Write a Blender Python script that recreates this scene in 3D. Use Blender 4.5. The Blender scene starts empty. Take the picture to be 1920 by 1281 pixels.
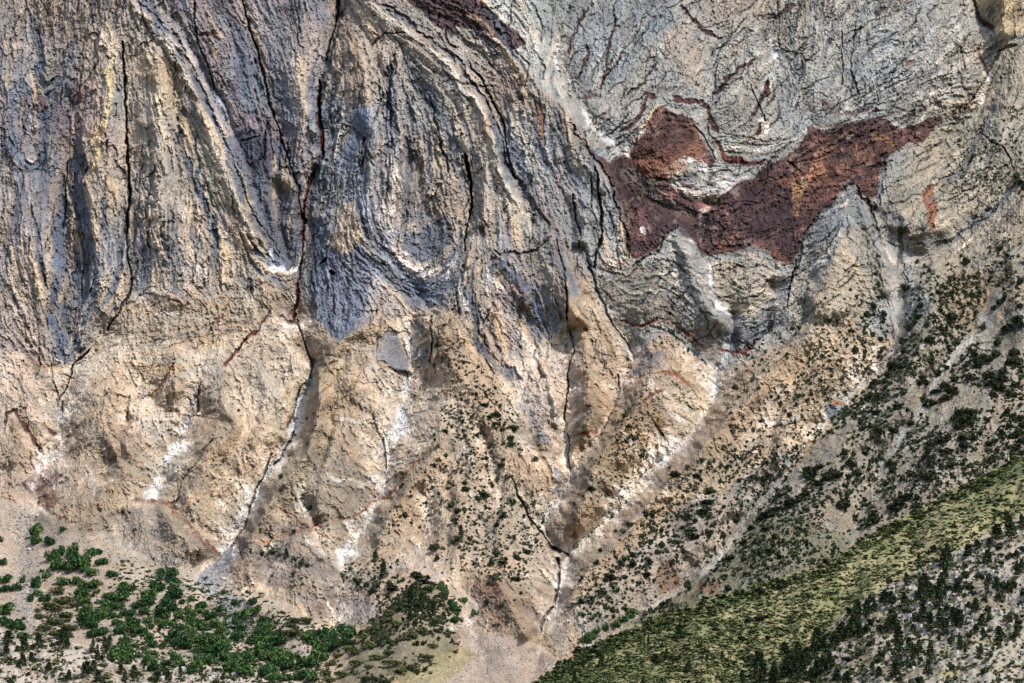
import bpy, math, random
import numpy as np

rng = np.random.default_rng(7)
random.seed(7)
scene = bpy.context.scene

# ------------------------------------------------------------------ camera
CAM_Z = 2.0
PITCH = math.radians(12.0)
TANH = 0.2                                   # tan of half the horizontal field of view
cam_data = bpy.data.cameras.new('camera')
cam_data.sensor_width = 36.0
cam_data.lens = 18.0 / TANH
cam_data.clip_start = 1.0
cam_data.clip_end = 60000.0
cam = bpy.data.objects.new('camera', cam_data)
cam.location = (0, 0, CAM_Z)
cam.rotation_euler = (math.pi / 2 + PITCH, 0, 0)
scene.collection.objects.link(cam)
scene.camera = cam

# ------------------------------------------------------------------ world, sun, exposure
SUN_EL, SUN_AZ = 52.0, 50.0      # 32 degrees to the right of straight behind the camera
world = bpy.data.worlds.new('World')
scene.world = world
world.use_nodes = True
wt = world.node_tree
wt.nodes.clear()
sky = wt.nodes.new('ShaderNodeTexSky')
sky.sky_type = 'NISHITA'
sky.sun_disc = False
sky.sun_elevation = math.radians(SUN_EL)
sd = math.radians(SUN_AZ)
sun_from = np.array([math.sin(sd) * math.cos(math.radians(SUN_EL)), -math.cos(sd) * math.cos(math.radians(SUN_EL)), math.sin(math.radians(SUN_EL))])
sky.sun_rotation = math.atan2(sun_from[0], sun_from[1])
sky.air_density = 1.0
sky.dust_density = 3.0
bg = wt.nodes.new('ShaderNodeBackground')
bg.inputs['Strength'].default_value = 0.15
wo = wt.nodes.new('ShaderNodeOutputWorld')
wt.links.new(sky.outputs[0], bg.inputs[0])
wt.links.new(bg.outputs[0], wo.inputs[0])
sun_data = bpy.data.lights.new('sun', 'SUN')
sun_data.energy = 3.2
sun_data.angle = math.radians(0.7)
sun_data.color = (1.0, 0.95, 0.88)
sun = bpy.data.objects.new('sun', sun_data)
import mathutils
sun.rotation_euler = mathutils.Vector(sun_from.tolist()).to_track_quat('Z', 'Y').to_euler()
sun.location = (800, 800, 1500)
scene.collection.objects.link(sun)
scene.view_settings.view_transform = 'Standard'
scene.view_settings.look = 'None'
scene.view_settings.gamma = 1.0
scene.view_settings.exposure = 0.5
scene.view_settings.use_curve_mapping = False
ALBEDO = 0.74                 # seen colour -> surface colour

# ------------------------------------------------------------------ helpers
def S(o, label=None, cat=None, group=None, kind=None):
    if label: o['label'] = label
    if cat: o['category'] = cat
    if group: o['group'] = group
    if kind: o['kind'] = kind
    return o

def lin(c):
    c = np.asarray(c, dtype=np.float64) / 255.0
    return np.where(c <= 0.04045, c / 12.92, ((c + 0.055) / 1.055) ** 2.4)

def ray_point(px, py, Y):
    """World point at depth Y (metres north of the lake shore) of a traced photo coordinate."""
    px = np.asarray(px, dtype=np.float64); py = np.asarray(py, dtype=np.float64); Y = np.asarray(Y, dtype=np.float64)
    rx = (px - 960.0) / 960.0 * TANH
    ru = (640.5 - py) / 960.0 * TANH
    dy = math.cos(PITCH) - ru * math.sin(PITCH)
    dz = math.sin(PITCH) + ru * math.cos(PITCH)
    t = Y / dy
    return rx * t, Y + 0 * rx, CAM_Z + dz * t

def blur(a, s):
    """Gaussian blur, s in cells, edge-padded, by FFT."""
    p = int(3 * s) + 2
    b = np.pad(a, p, mode='edge')
    fy = np.fft.fftfreq(b.shape[0])[:, None]; fx = np.fft.rfftfreq(b.shape[1])[None, :]
    g = np.exp(-2 * (math.pi * s) ** 2 * (fy ** 2 + fx ** 2))
    r = np.fft.irfft2(np.fft.rfft2(b) * g, s=b.shape)
    return r[p:-p, p:-p].astype(np.float32)

def norm(a):
    return ((a - a.mean()) / (a.std() + 1e-9)).astype(np.float32)

def vnoise(shape, cell, seed=None):
    """Smooth noise of unit variance with features about `cell` cells wide."""
    r = np.random.default_rng(seed) if seed is not None else rng
    h, w = shape
    if cell > 6:
        f = cell / 4.0
        hh, ww = int(h / f) + 4, int(w / f) + 4
        n = blur(r.standard_normal((hh, ww)), 1.8)
        return norm(resize(n, f, shape))
    return norm(blur(r.standard_normal(shape), cell * 0.42))

def resize(n, f, shape):
    y = np.arange(shape[0]) / f + 1; x = np.arange(shape[1]) / f + 1
    return bilin(n, *np.meshgrid(x, y))

def bilin(n, x, y):
    x = np.clip(x, 0, n.shape[1] - 1.001); y = np.clip(y, 0, n.shape[0] - 1.001)
    x0 = x.astype(np.int32); y0 = y.astype(np.int32)
    fx = (x - x0).astype(np.float32); fy = (y - y0).astype(np.float32)
    return ((n[y0, x0] * (1 - fx) + n[y0, x0 + 1] * fx) * (1 - fy) + (n[y0 + 1, x0] * (1 - fx) + n[y0 + 1, x0 + 1] * fx) * fy).astype(np.float32)

def fbm(shape, cell, octs=4, gain=0.5, seed=0, ridged=False):
    out = 0; amp = 1.0
    for k in range(octs):
        n = vnoise(shape, cell / 2 ** k, seed + k)
        if ridged: n = 0.8 - np.abs(n)
        out = out + amp * n; amp *= gain
    return norm(out)

def sstep(a, b, x):
    t = np.clip((x - a) / (b - a), 0, 1)
    return t * t * (3 - 2 * t)

# ------------------------------------------------------------------ the survey grid of the mountain face
STEP = 1.8
X0, X1, Y0, Y1 = -140.0, 2060.0, -90.0, 1370.0
GW = int((X1 - X0) / STEP) + 1
GH = int((Y1 - Y0) / STEP) + 1
gx = (X0 + np.arange(GW) * STEP).astype(np.float32)
gy = (Y0 + np.arange(GH) * STEP).astype(np.float32)
PX, PY = np.meshgrid(gx, gy)
SH = PX.shape
wobx = fbm(SH, 34, 5, 0.68, 11) * 4.0
woby = fbm(SH, 34, 5, 0.68, 21) * 4.0
WX, WY = PX + wobx, PY + woby

def pts(s):
    return [tuple(float(v) for v in p.split(',')) for p in s.split()]

def window(P, m):
    xs = [p[0] for p in P]; ys = [p[1] for p in P]
    i0 = max(0, int((min(ys) - m - Y0) / STEP)); i1 = min(GH, int((max(ys) + m - Y0) / STEP) + 2)
    j0 = max(0, int((min(xs) - m - X0) / STEP)); j1 = min(GW, int((max(xs) + m - X0) / STEP) + 2)
    return slice(i0, max(i1, i0 + 1)), slice(j0, max(j1, j0 + 1))

def line_dist(P, X, Y):
    d = np.full(X.shape, 1e9, np.float32); side = np.zeros(X.shape, np.float32)
    tt = np.zeros(X.shape, np.float32)
    n = len(P) - 1
    for k, ((ax, ay), (bx, by)) in enumerate(zip(P[:-1], P[1:])):
        dx, dy = bx - ax, by - ay
        t = np.clip(((X - ax) * dx + (Y - ay) * dy) / (dx * dx + dy * dy + 1e-9), 0, 1)
        q = np.hypot(X - ax - t * dx, Y - ay - t * dy)
        m = q < d
        d = np.where(m, q, d); tt = np.where(m, (k + t) / n, tt)
        side = np.where(m, np.sign((X - ax) * dy - (Y - ay) * dx), side)
    return d, side, tt

def poly_mask(P, X, Y):
    inside = np.zeros(X.shape, bool)
    for (ax, ay), (bx, by) in zip(P, P[1:] + P[:1]):
        if ay == by: continue
        c = (ay > Y) != (by > Y)
        inside ^= c & (X < (bx - ax) * (Y - ay) / (by - ay) + ax)
    return inside.astype(np.float32)

def diffuse(val, wgt, shape, iters=260):
    """Membrane through constraints: pull-push start, then relaxation."""
    levels = [(val * wgt, wgt)]
    while min(levels[-1][0].shape) > 4:
        v, w = levels[-1]
        h, ww = v.shape
        v = np.pad(v, ((0, h % 2), (0, ww % 2))); w = np.pad(w, ((0, h % 2), (0, ww % 2)))
        v = v[::2, ::2] + v[1::2, ::2] + v[::2, 1::2] + v[1::2, 1::2]
        w = w[::2, ::2] + w[1::2, ::2] + w[::2, 1::2] + w[1::2, 1::2]
        m = np.maximum(w, 1.0)
        levels.append((v / m, w / m))
    cur = levels[-1][0] / np.maximum(levels[-1][1], 1e-6)
    for v, w in levels[-2::-1]:
        up = np.repeat(np.repeat(cur, 2, 0), 2, 1)[:v.shape[0], :v.shape[1]]
        cur = np.where(w > 1e-6, v / np.maximum(w, 1e-6), up)
        fixed = w > 1e-6
        f = cur.copy()
        for _ in range(iters if v.shape[0] > 60 else 80):
            p = np.pad(cur, 1, mode='edge')
            a = 0.25 * (p[:-2, 1:-1] + p[2:, 1:-1] + p[1:-1, :-2] + p[1:-1, 2:])
            cur = np.where(fixed, f, cur + 1.0 * (a - cur))
    return cur

# ------------------------------------------------------------------ survey of the face: relief lines (metres towards the lake : line)
RELIEF = """
18:190,-80 195,60 200,200 190,400 180,540
-24:45,-80 60,60 60,160 60,260 70,320
-30:140,200 130,330 130,450 125,560 130,680
10:-120,200 -100,500 -110,700
14:10,150 20,300 60,450 80,600
-12:232,75 236,200 243,380 240,450 247,540
32:300,90 290,250 310,400 330,540
8:325,180 345,300 385,420 405,540
24:240,-80 245,0 300,60 350,140 385,230 415,300 450,400 480,455 500,500
-16:285,-80 292,0 340,60 390,140 430,220 455,290 480,360 505,440 525,495
-34:510,300 530,400 530,480
-8:420,0 440,100 480,180 520,250
-16:455,0 485,120 510,200 530,270 555,340 565,390
14:560,0 560,100 570,200 590,260
-20:640,-60 640,0 620,100 605,200 598,280
-30:598,300 582,340 575,420 565,500 553,590
30:660,60 690,180 700,330 690,400 650,440
26:735,100 745,200 735,320 735,430
-14:760,250 790,350 800,470
-12:877,290 879,380 876,450
34:680,-80 700,20 780,80 850,130 905,230 940,330 985,400 1020,435
26:910,300 900,400 885,450
-6:880,120 915,180 945,240 965,340 1000,420
26:780,-80 850,-10 905,50 960,110 1010,160 1060,230 1110,320 1150,380 1180,470
0:1050,330 1070,420 1110,495
24:1085,330 1095,420 1090,470
10:1130,340 1126,420 1110,500
-8:1010,-80 1045,60 1050,130 1095,200 1140,265 1190,300
-18:1150,300 1220,370 1310,420
-6:1180,60 1150,140 1110,190
8:1240,-60 1270,70 1290,150 1270,200
4:1238,195 1230,260 1220,300
-18:1335,60 1340,190 1320,260 1330,330
-10:1410,25 1400,100 1380,160
-22:1450,-60 1450,60 1470,130 1480,200 1430,260 1370,330
-10:1560,-80 1600,0 1560,120 1600,200
4:1700,0 1690,100 1660,200
-8:1650,220 1560,300 1450,400
-26:1330,360 1325,400 1310,440
-20:1800,-70 1830,0 1862,90 1852,180 1800,240 1740,270
30:1890,-60 1880,40 1890,90
14:1915,60 1900,160 1860,300 1800,340
12:2040,0 2040,400
-38:1330,490 1340,540 1372,600 1372,640 1350,700 1340,745 1290,820 1240,870 1150,960 1060,1040 1045,1130 1020,1190 1005,1260
38:1272,430 1282,490 1310,540 1340,590 1360,620
20:1270,430 1240,500 1220,570 1215,620
30:1215,645 1225,690 1190,760 1150,830 1110,900 1080,980 1055,1025
-16:1112,510 1150,600 1190,665 1165,715 1155,760 1135,810 1095,860 1070,900
6:1110,560 1120,640 1140,700
8:1400,475 1400,540 1410,590
-20:1450,520 1460,560 1400,640
20:1090,630 1105,700 1110,780 1090,845
-28:1065,620 1062,720 1060,800 1072,900 1040,960 1018,990 1048,1042
40>12:885,460 870,560 845,600 840,650 880,720 925,800 945,850
14:945,930 935,1000 960,1080 990,1160
18:850,880 860,960 850,1040
-12:965,905 985,960 1015,1005 1048,1042
40:1035,445 1060,520 1080,580 1110,620
-8:940,520 985,600 1010,680 1040,780
20:935,480 960,520 1000,590
-30:775,600 770,680 760,740 725,820 720,900 700,960 640,1030 635,1090 625,1170
-18:800,545 780,560
30:700,600 640,640 595,700 605,760 560,850 505,940 465,1010 445,1060
20:640,760 610,860 590,960 540,1040
20:830,760 822,830 760,920 710,1000 690,1060
-30:200,625 140,690 118,740 100,830 80,880 60,940 40,1020
14:210,735 190,800 230,880 180,930 110,970
4:20,780 40,850 20,920
10:0,640 -60,700 -120,760
-22:375,690 370,740 345,790 320,860 285,920
22:410,700 440,790 400,850 350,930 390,980
24:300,960 350,1010 400,1045
4:500,650 470,760 480,850
-34:553,590 575,650 587,690 560,760 520,850 490,910 440,1000 412,1050
36:1597,350 1580,440 1550,540 1530,600
18:1597,350 1640,440 1655,520
6:1490,500 1485,560 1480,620
28:1520,620 1450,690 1380,770 1300,860 1200,970 1100,1070 1070,1120
-10:1508,705 1475,760 1432,850 1405,910
14:1560,720 1500,780 1440,860 1380,940 1300,1010 1220,1060 1120,1120
-26:1662,440 1680,560 1685,620 1660,690 1600,740 1540,800 1480,870 1420,950 1360,1020 1290,1090 1180,1165 1080,1222
-18:1870,540 1800,640 1740,720 1700,790 1650,860 1620,930 1605,1010
20:1740,420 1750,560 1720,680 1660,790 1570,890 1490,980 1420,1050
24:1930,330 1900,480 1910,600 1850,750 1760,860 1700,950
26:1691,396 1690,430
24:1733,405 1738,440
-18:1905,345 1860,400 1800,450 1740,475 1700,470
-6:1650,380 1640,400
30:2050,600 2040,900
-20:-100,1100 0,1150 200,1150
-30:300,1200 450,1180 520,1230
-6:150,1000 250,1060 330,1110
26:800,1085 790,1130 760,1200 720,1290
-14:870,1090 880,1160 900,1230 890,1300
-28:640,1180 600,1230 560,1300
22:930,1080 960,1140 980,1190
16:28,765 32,820 25,900
-12:78,845 60,810 40,775
12:186,735 205,790 235,840 262,880
-14:240,745 238,790 222,860 185,900
12:330,640 318,700 348,755
-12:262,690 275,745 335,775
12:462,690 500,735 490,800 450,870
-14:520,690 530,740 515,780
14:655,655 650,720 690,765
-8:630,720 625,800 600,860
14:872,760 888,850 872,920
-12:905,760 925,850 935,920 925,990
12:1000,640 1025,720 1050,790
-10:975,700 1000,790 1040,860
12:1590,650 1530,705 1480,770 1440,830
-12:1560,770 1490,830 1440,900 1400,950
-12:780,880 800,960 790,1030
12:820,900 830,980 815,1050
-10:560,900 590,1000 620,1070
10:530,960 560,1040 590,1110
-10:480,1000 500,1060 490,1100
10:150,960 180,1010
-8:220,950 230,1010
8:260,960 270,1020
"""

# ------------------------------------------------------------------ run of the beds (strike lines)
FLOW = """
-100,0 -110,300 -100,600
60,330 75,450 85,600
15,30 25,150 30,240
190,0 195,100 190,300 185,540
300,120 300,300 320,520
260,250 262,500
130,340 125,520 120,640
360,250 400,400 425,520
385,250 430,370 470,470
300,60 350,140 385,230
150,0 160,120
30,0 50,120 80,160 110,150 130,110
480,60 520,200 550,350
400,40 430,140 450,240
560,30 560,180 560,300
620,200 600,350 590,470
650,150 640,300 620,450
700,200 700,330 695,450
740,100 735,250 735,380
780,150 830,300 850,420
850,200 880,300 890,450
930,200 960,330 1010,430
700,20 790,90 860,160
760,0 860,60 910,120
1000,200 1030,350 1060,450
1080,300 1110,400 1120,490
1150,330 1165,430 1180,480
20,260 40,310 65,320 85,290 90,250
500,480 520,505 545,508 562,480
450,260 480,380 510,470 530,490
735,460 760,500 800,520 850,480
700,480 750,540 800,560 850,540
650,520 680,580 660,640
600,520 600,640
690,460 720,500 770,550 820,570
870,480 860,560 880,640
900,480 930,600 970,700
940,480 990,560 1030,640
1050,470 1080,560 1130,640
250,590 320,585 400,600
150,700 200,660 260,640
300,650 380,640 440,620
0,640 60,700 120,720
0,720 60,780 90,850
220,720 270,820 310,860 350,830 400,760
430,700 460,780 500,830
340,950 400,900 450,880
470,660 520,700 560,690
150,960 250,980 350,1030
110,760 160,830 150,900
600,700 560,800 520,880 480,960
620,760 600,850 560,930
640,780 680,840 720,850 760,800 800,740
600,880 660,920 720,930 780,880
520,960 580,930 640,980 680,1000
500,1000 560,1010 630,1060 700,1020
600,650 650,640 720,650 780,700
840,620 870,700 930,800 970,900
900,700 960,800 1020,900
960,700 1010,800 1050,880
1080,700 1070,800 1070,880
1110,600 1150,680 1180,700
1210,690 1260,760 1310,800
1180,760 1230,830 1260,860
1100,900 1150,930 1180,950
860,900 900,1000 950,1080
760,900 800,1000 850,1080
960,1060 1000,1130 1010,1200
1080,1000 1060,1100
1110,520 1180,560 1240,520 1290,560 1350,620
1150,580 1210,600 1250,560 1330,620 1370,660
1340,500 1400,480 1450,510
1340,560 1420,560 1460,530
1380,620 1430,600 1470,560
1500,500 1530,430 1590,380
1600,380 1640,450 1660,520
1520,560 1560,520 1600,560
1600,700 1500,780 1400,880 1300,960
1500,680 1440,760
1700,700 1600,850 1500,960
1850,600 1750,750 1650,880
1700,1000 1500,1100 1300,1180
1700,500 1760,500 1830,450 1880,380
1720,550 1800,540 1860,520
1860,200 1830,300 1780,360
1670,290 1720,280 1780,260
1900,100 1880,200 1860,300
1000,0 1040,60
1060,0 1050,80 1050,140 1100,220 1160,290
1080,120 1110,60 1130,10
1110,250 1180,140 1260,40
1160,270 1240,180 1290,130
1130,300 1180,280 1200,240 1240,190 1270,210 1300,220 1350,190
1370,190 1400,120 1440,90 1470,110
1380,250 1420,200 1450,150 1470,180 1460,240
1340,290 1400,280 1480,250 1520,220 1560,240 1640,200 1670,215
1340,320 1380,340 1440,320 1520,270
1500,200 1560,130 1620,80 1700,60
1600,170 1680,110 1750,50
1620,200 1700,170 1780,120
1560,60 1600,0
1500,100 1520,20
1700,200 1780,180 1840,170
1740,110 1800,40 1830,0
1700,190 1760,140 1830,90
1180,330 1240,380 1310,400
1330,400 1400,370 1480,300 1560,280
1350,460 1420,440 1500,380
0,1000 200,1020 400,1100
0,1200 400,1200
650,1200 760,1120 850,1150
"""

# ------------------------------------------------------------------ kinds of rock and ground, and a darker recess by the left buttress: r,g,b | edge softness px | streakiness | opacity : outline
AREAS = """
158,156,151|16|.3|1:880,-100 2100,-100 2100,640 1640,640 1480,640 1370,700 1330,690 1240,620 1180,690 1110,520 1180,470 1150,330 1050,200 900,60 760,-20
152,139,129|14|.5|1:-160,-100 760,-100 700,-20 900,50 1060,200 1150,330 1185,480 1112,520 1060,600 1030,630 940,690 880,610 830,580 700,605 625,650 560,560 500,512 400,555 250,555 200,600 130,692 90,680 -160,600
165,152,138|20|.6|.9:150,60 250,100 400,260 480,470 480,540 380,560 190,560 160,300
136,129,128|24|.6|.85:-160,-100 170,-100 150,100 120,300 100,420 -160,420
143,136,136|26|.6|.8:250,-100 640,-100 600,250 560,380 420,260 330,110
160,150,140|20|.6|.8:660,20 760,60 880,200 930,330 1020,430 1100,500 880,450 860,300 760,250 700,200
142,138,140|24|.7|.8:600,200 740,180 740,480 690,600 630,640 590,560 590,350
156,153,150|18|.6|.85:940,180 1060,240 1150,360 1180,470 1110,510 1050,430 980,330
140,147,153|30|.5|.7:1060,-100 1300,-100 1240,60 1180,140 1100,190 1060,120
166,166,163|24|.4|.8:1480,80 1700,60 1830,160 1800,220 1660,190 1560,230 1480,250
158,150,138|14|.7|.7:1340,-100 1450,-100 1450,20 1400,50 1350,60 1290,-20
166,150,132|12|.9|.45:1250,60 1290,60 1320,120 1320,185 1290,170 1262,110
172,156,128|5|.3|1:1830,-100 2100,-100 2100,60 1912,62 1908,70 1865,68 1842,40 1826,10
158,150,134|20|.4|.9:1780,200 1880,90 2100,60 2100,600 1760,560 1700,500 1720,420 1660,380 1700,300
172,163,147|14|.4|.8:1750,330 1830,300 1880,300 1860,380 1780,440 1745,430
90,67,66|3|.9|1:1143,300 1185,290 1200,240 1215,215 1238,192 1255,200 1275,215 1300,240 1310,265 1335,300 1342,308 1330,318 1310,300 1290,310 1275,330 1305,350 1335,370 1352,366 1372,352 1400,338 1420,318 1440,308 1480,290 1510,255 1520,235 1540,245 1560,245 1610,225 1650,212 1660,220 1680,245 1700,240 1740,222 1765,218 1770,235 1730,258 1690,270 1670,290 1655,330 1650,360 1630,370 1600,350 1580,355 1560,380 1530,410 1510,440 1495,480 1480,500 1455,490 1440,480 1420,460 1405,465 1375,470 1345,480 1320,485 1300,450 1285,430 1268,430 1250,445 1220,475 1190,482 1180,460 1175,400 1160,360 1120,310 1090,262 1112,280
112,76,66|4|.6|.4:1180,250 1240,200 1290,250 1330,310 1300,300 1260,330 1180,310
114,80,68|4|.6|.4:1500,270 1600,240 1660,225 1680,250 1650,330 1560,370 1480,410 1500,340
82,62,64|4|.6|.5:1340,380 1440,330 1500,300 1500,420 1480,490 1350,470 1300,440
186,142,100|2|.2|.85:1484,343 1500,336 1528,308 1522,345 1502,368 1490,402 1480,402
156,112,84|3|.9|.4:1530,280 1560,270 1550,330 1530,350 1515,345
180,134,94|2|.4|.7:1632,238 1650,245 1668,262 1672,272 1655,265 1640,255
214,210,205|2|.3|1:1500,328 1512,332 1508,342 1498,338
214,210,205|2|.3|1:1205,425 1218,428 1212,440 1204,438
196,188,176|3|.5|.9:1252,325 1275,300 1300,310 1270,335 1290,350 1350,372 1345,385 1300,372 1262,345
78,58,62|5|.5|.95:765,-100 880,-100 905,0 935,40 960,60 985,92 960,100 925,90 885,58 850,48 852,72 830,60 800,30 760,0
112,104,98|4|.9|.6:1150,310 1200,320 1260,370 1300,400 1290,410 1220,370 1160,335
70,62,56|4|.8|.8:1132,300 1150,310 1180,400 1185,440 1168,420 1150,350
150,140,132|2|.9|.7:1305,395 1330,385 1325,420 1318,470 1308,440
146,130,112|3|.9|.5:1225,405 1235,400 1240,415 1230,420
124,84,66|4|.9|.7:1395,478 1405,462 1425,472 1470,500 1485,495 1440,475 1415,452
146,94,68|2|.3|.9:1740,348 1752,350 1757,430 1748,432 1738,402 1731,365
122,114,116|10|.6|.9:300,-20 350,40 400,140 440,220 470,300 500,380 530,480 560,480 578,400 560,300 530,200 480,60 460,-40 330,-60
176,160,140|8|.7|.8:245,120 300,60 360,150 400,240 440,330 480,440 505,500 470,540 410,480 380,380 340,260
170,158,148|10|.7|.7:400,540 330,330 270,330 260,500
126,128,134|14|.9|.8:590,200 650,180 700,240 700,400 640,460 590,470
168,156,142|12|.9|.7:760,100 880,200 900,330 830,330 780,250
172,160,146|10|.7|.8:900,240 960,330 1020,430 980,440 900,420
94,98,109|8|.8|.9:430,250 470,240 520,260 560,300 572,380 565,470 550,500 530,508 505,490 480,440 450,380 425,300
72,75,85|6|.8|.85:445,255 500,255 510,300 500,330 460,325
107,113,126|10|1|.9:582,430 600,400 625,440 680,460 702,480 690,560 660,630 632,650 605,605 580,560
165,148,128|4|.5|.9:628,385 650,378 668,410 672,445 655,470 625,480 610,470 630,430
90,93,105|6|.8|.85:748,470 790,485 830,475 855,445 835,400 795,430 760,440
96,96,104|6|.9|.7:760,250 775,260 790,400 760,420 750,330
186,168,150|12|.5|.9:845,600 870,600 880,680 840,660
198,180,166|20|.4|.8:1020,640 1080,660 1100,760 1060,860 980,760 960,700
130,130,136|2|.1|1:738,617 750,625 757,660 772,702 740,690 700,665 705,640
125,122,122|3|.3|.95:772,600 805,612 800,680 780,697 764,660
206,188,168|20|.6|.8:100,690 220,640 300,640 420,640 520,580 580,690 530,800 480,900 420,800 360,760 300,850 240,780 160,760 100,800
200,178,160|30|.5|.7:-160,640 0,640 100,700 90,800 -160,860
160,140,118|12|.6|.75:260,690 330,680 355,750 320,780 280,730
150,128,106|12|.6|.75:385,705 440,780 460,840 380,790
178,156,126|16|.5|.8:520,740 590,680 700,700 640,780 560,900 490,960
154,136,112|14|.5|.8:580,760 640,740 640,800 600,860 560,940 520,960
150,134,118|12|.6|.8:640,850 700,930 660,1010 600,980 540,960
204,186,166|20|.5|.8:690,680 780,700 860,760 820,820 760,860 720,950 690,900 660,800
150,139,128|10|.6|.85:80,980 140,960 300,950 400,1030 380,1055 290,1070 250,1030 140,990
142,127,116|8|.6|.9:445,1010 500,960 545,985 640,1070 645,1160 600,1165 530,1105 440,1095
150,140,136|6|.7|.8:620,1110 700,1120 720,1150 640,1180
136,116,104|10|.7|.8:870,1080 980,1100 1020,1160 1010,1200 920,1180 880,1130
196,178,160|12|.5|.7:720,1060 800,1020 860,1080 830,1100 760,1080
164,142,114|16|.5|.9:1070,930 1170,770 1230,740 1260,870 1150,960 1060,1040
200,184,158|14|.5|.8:1200,700 1260,710 1345,740 1290,810 1270,790 1210,740
150,128,104|10|.6|.8:1075,750 1120,740 1140,790 1110,830 1075,830
172,152,126|18|.4|.85:1300,870 1460,680 1560,600 1660,640 1600,740 1420,900 1100,1080 1080,1050
196,178,154|14|.6|.8:1430,790 1560,740 1600,760 1500,850 1430,880
136,130,122|14|.5|.8:1120,520 1180,500 1240,500 1260,560 1330,620 1360,690 1300,660 1230,600 1180,600
176,166,150|10|.6|.9:1335,500 1400,476 1470,520 1460,560 1400,600 1350,560
128,134,142|6|.9|.8:1350,620 1400,610 1460,580 1420,640 1370,680
156,152,142|10|.6|.8:1480,620 1500,500 1540,430 1590,350 1640,420 1660,520 1640,620
130,136,142|7|.7|.85:1500,450 1530,405 1597,350 1640,410 1620,420 1570,430 1530,470
182,164,140|14|.6|.7:1540,540 1590,430 1640,560 1600,660 1480,640
124,121,124|4|.3|.95:1168,708 1192,694 1210,656 1240,654 1252,678 1225,690 1195,700
142,135,122|20|.3|.9:1300,930 1500,850 1600,770 1680,640 1760,560 2100,400 2100,1000 1600,1100 1200,1170 1080,1190 1075,1130
165,154,142|16|.4|.7:1130,1050 1300,960 1440,860 1500,880 1400,960 1290,1080 1150,1110
158,142,122|16|.4|.8:1760,520 1920,500 1920,560 1840,620 1740,620
112,112,92|12|.5|.85:1150,1190 1330,1062 1420,985 1480,960 1600,1010 1560,1080 1400,1120
172,157,141|8|.1|1:-160,900 60,950 95,975 140,985 200,1005 270,1040 300,1070 370,1062 385,1048 430,1108 530,1130 620,1178 610,1240 500,1400 -160,1400
156,148,138|12|.5|.8:20,960 70,960 62,1050 60,1190 20,1190 40,1050
134,135,140|5|.3|.9:428,1025 442,1040 430,1085 445,1110 480,1150 465,1195 420,1150 390,1118 365,1104 400,1062
176,160,146|6|.1|1:848,1108 866,1098 888,1130 900,1180 1000,1210 1045,1240 990,1400 600,1400 760,1290 870,1220 866,1160
128,122,98|10|.4|.9:560,1400 680,1190 760,1110 800,1082 840,1108 862,1180 855,1225 740,1290 640,1400
150,140,96|12|.4|.8:720,1281 860,1210 900,1220 820,1300
100,64,56|3|.5|.95:40,905 75,882 108,888 134,905 92,920 60,926
96,70,64|3|.5|.9:96,828 118,818 138,845 110,866 90,852
110,72,60|4|.7|.75:60,925 100,920 110,950 80,965
136,100,84|5|.9|.6:740,1066 760,1060 790,1075 800,1085 760,1085
134,98,78|6|.8|.6:890,1085 940,1090 980,1130 940,1140 900,1110
124,92,74|6|.9|.8:1240,1070 1260,1045 1280,1100 1235,1112
134,98,80|4|.9|.6:1300,1100 1350,1080 1345,1110 1310,1115
"""

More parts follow.
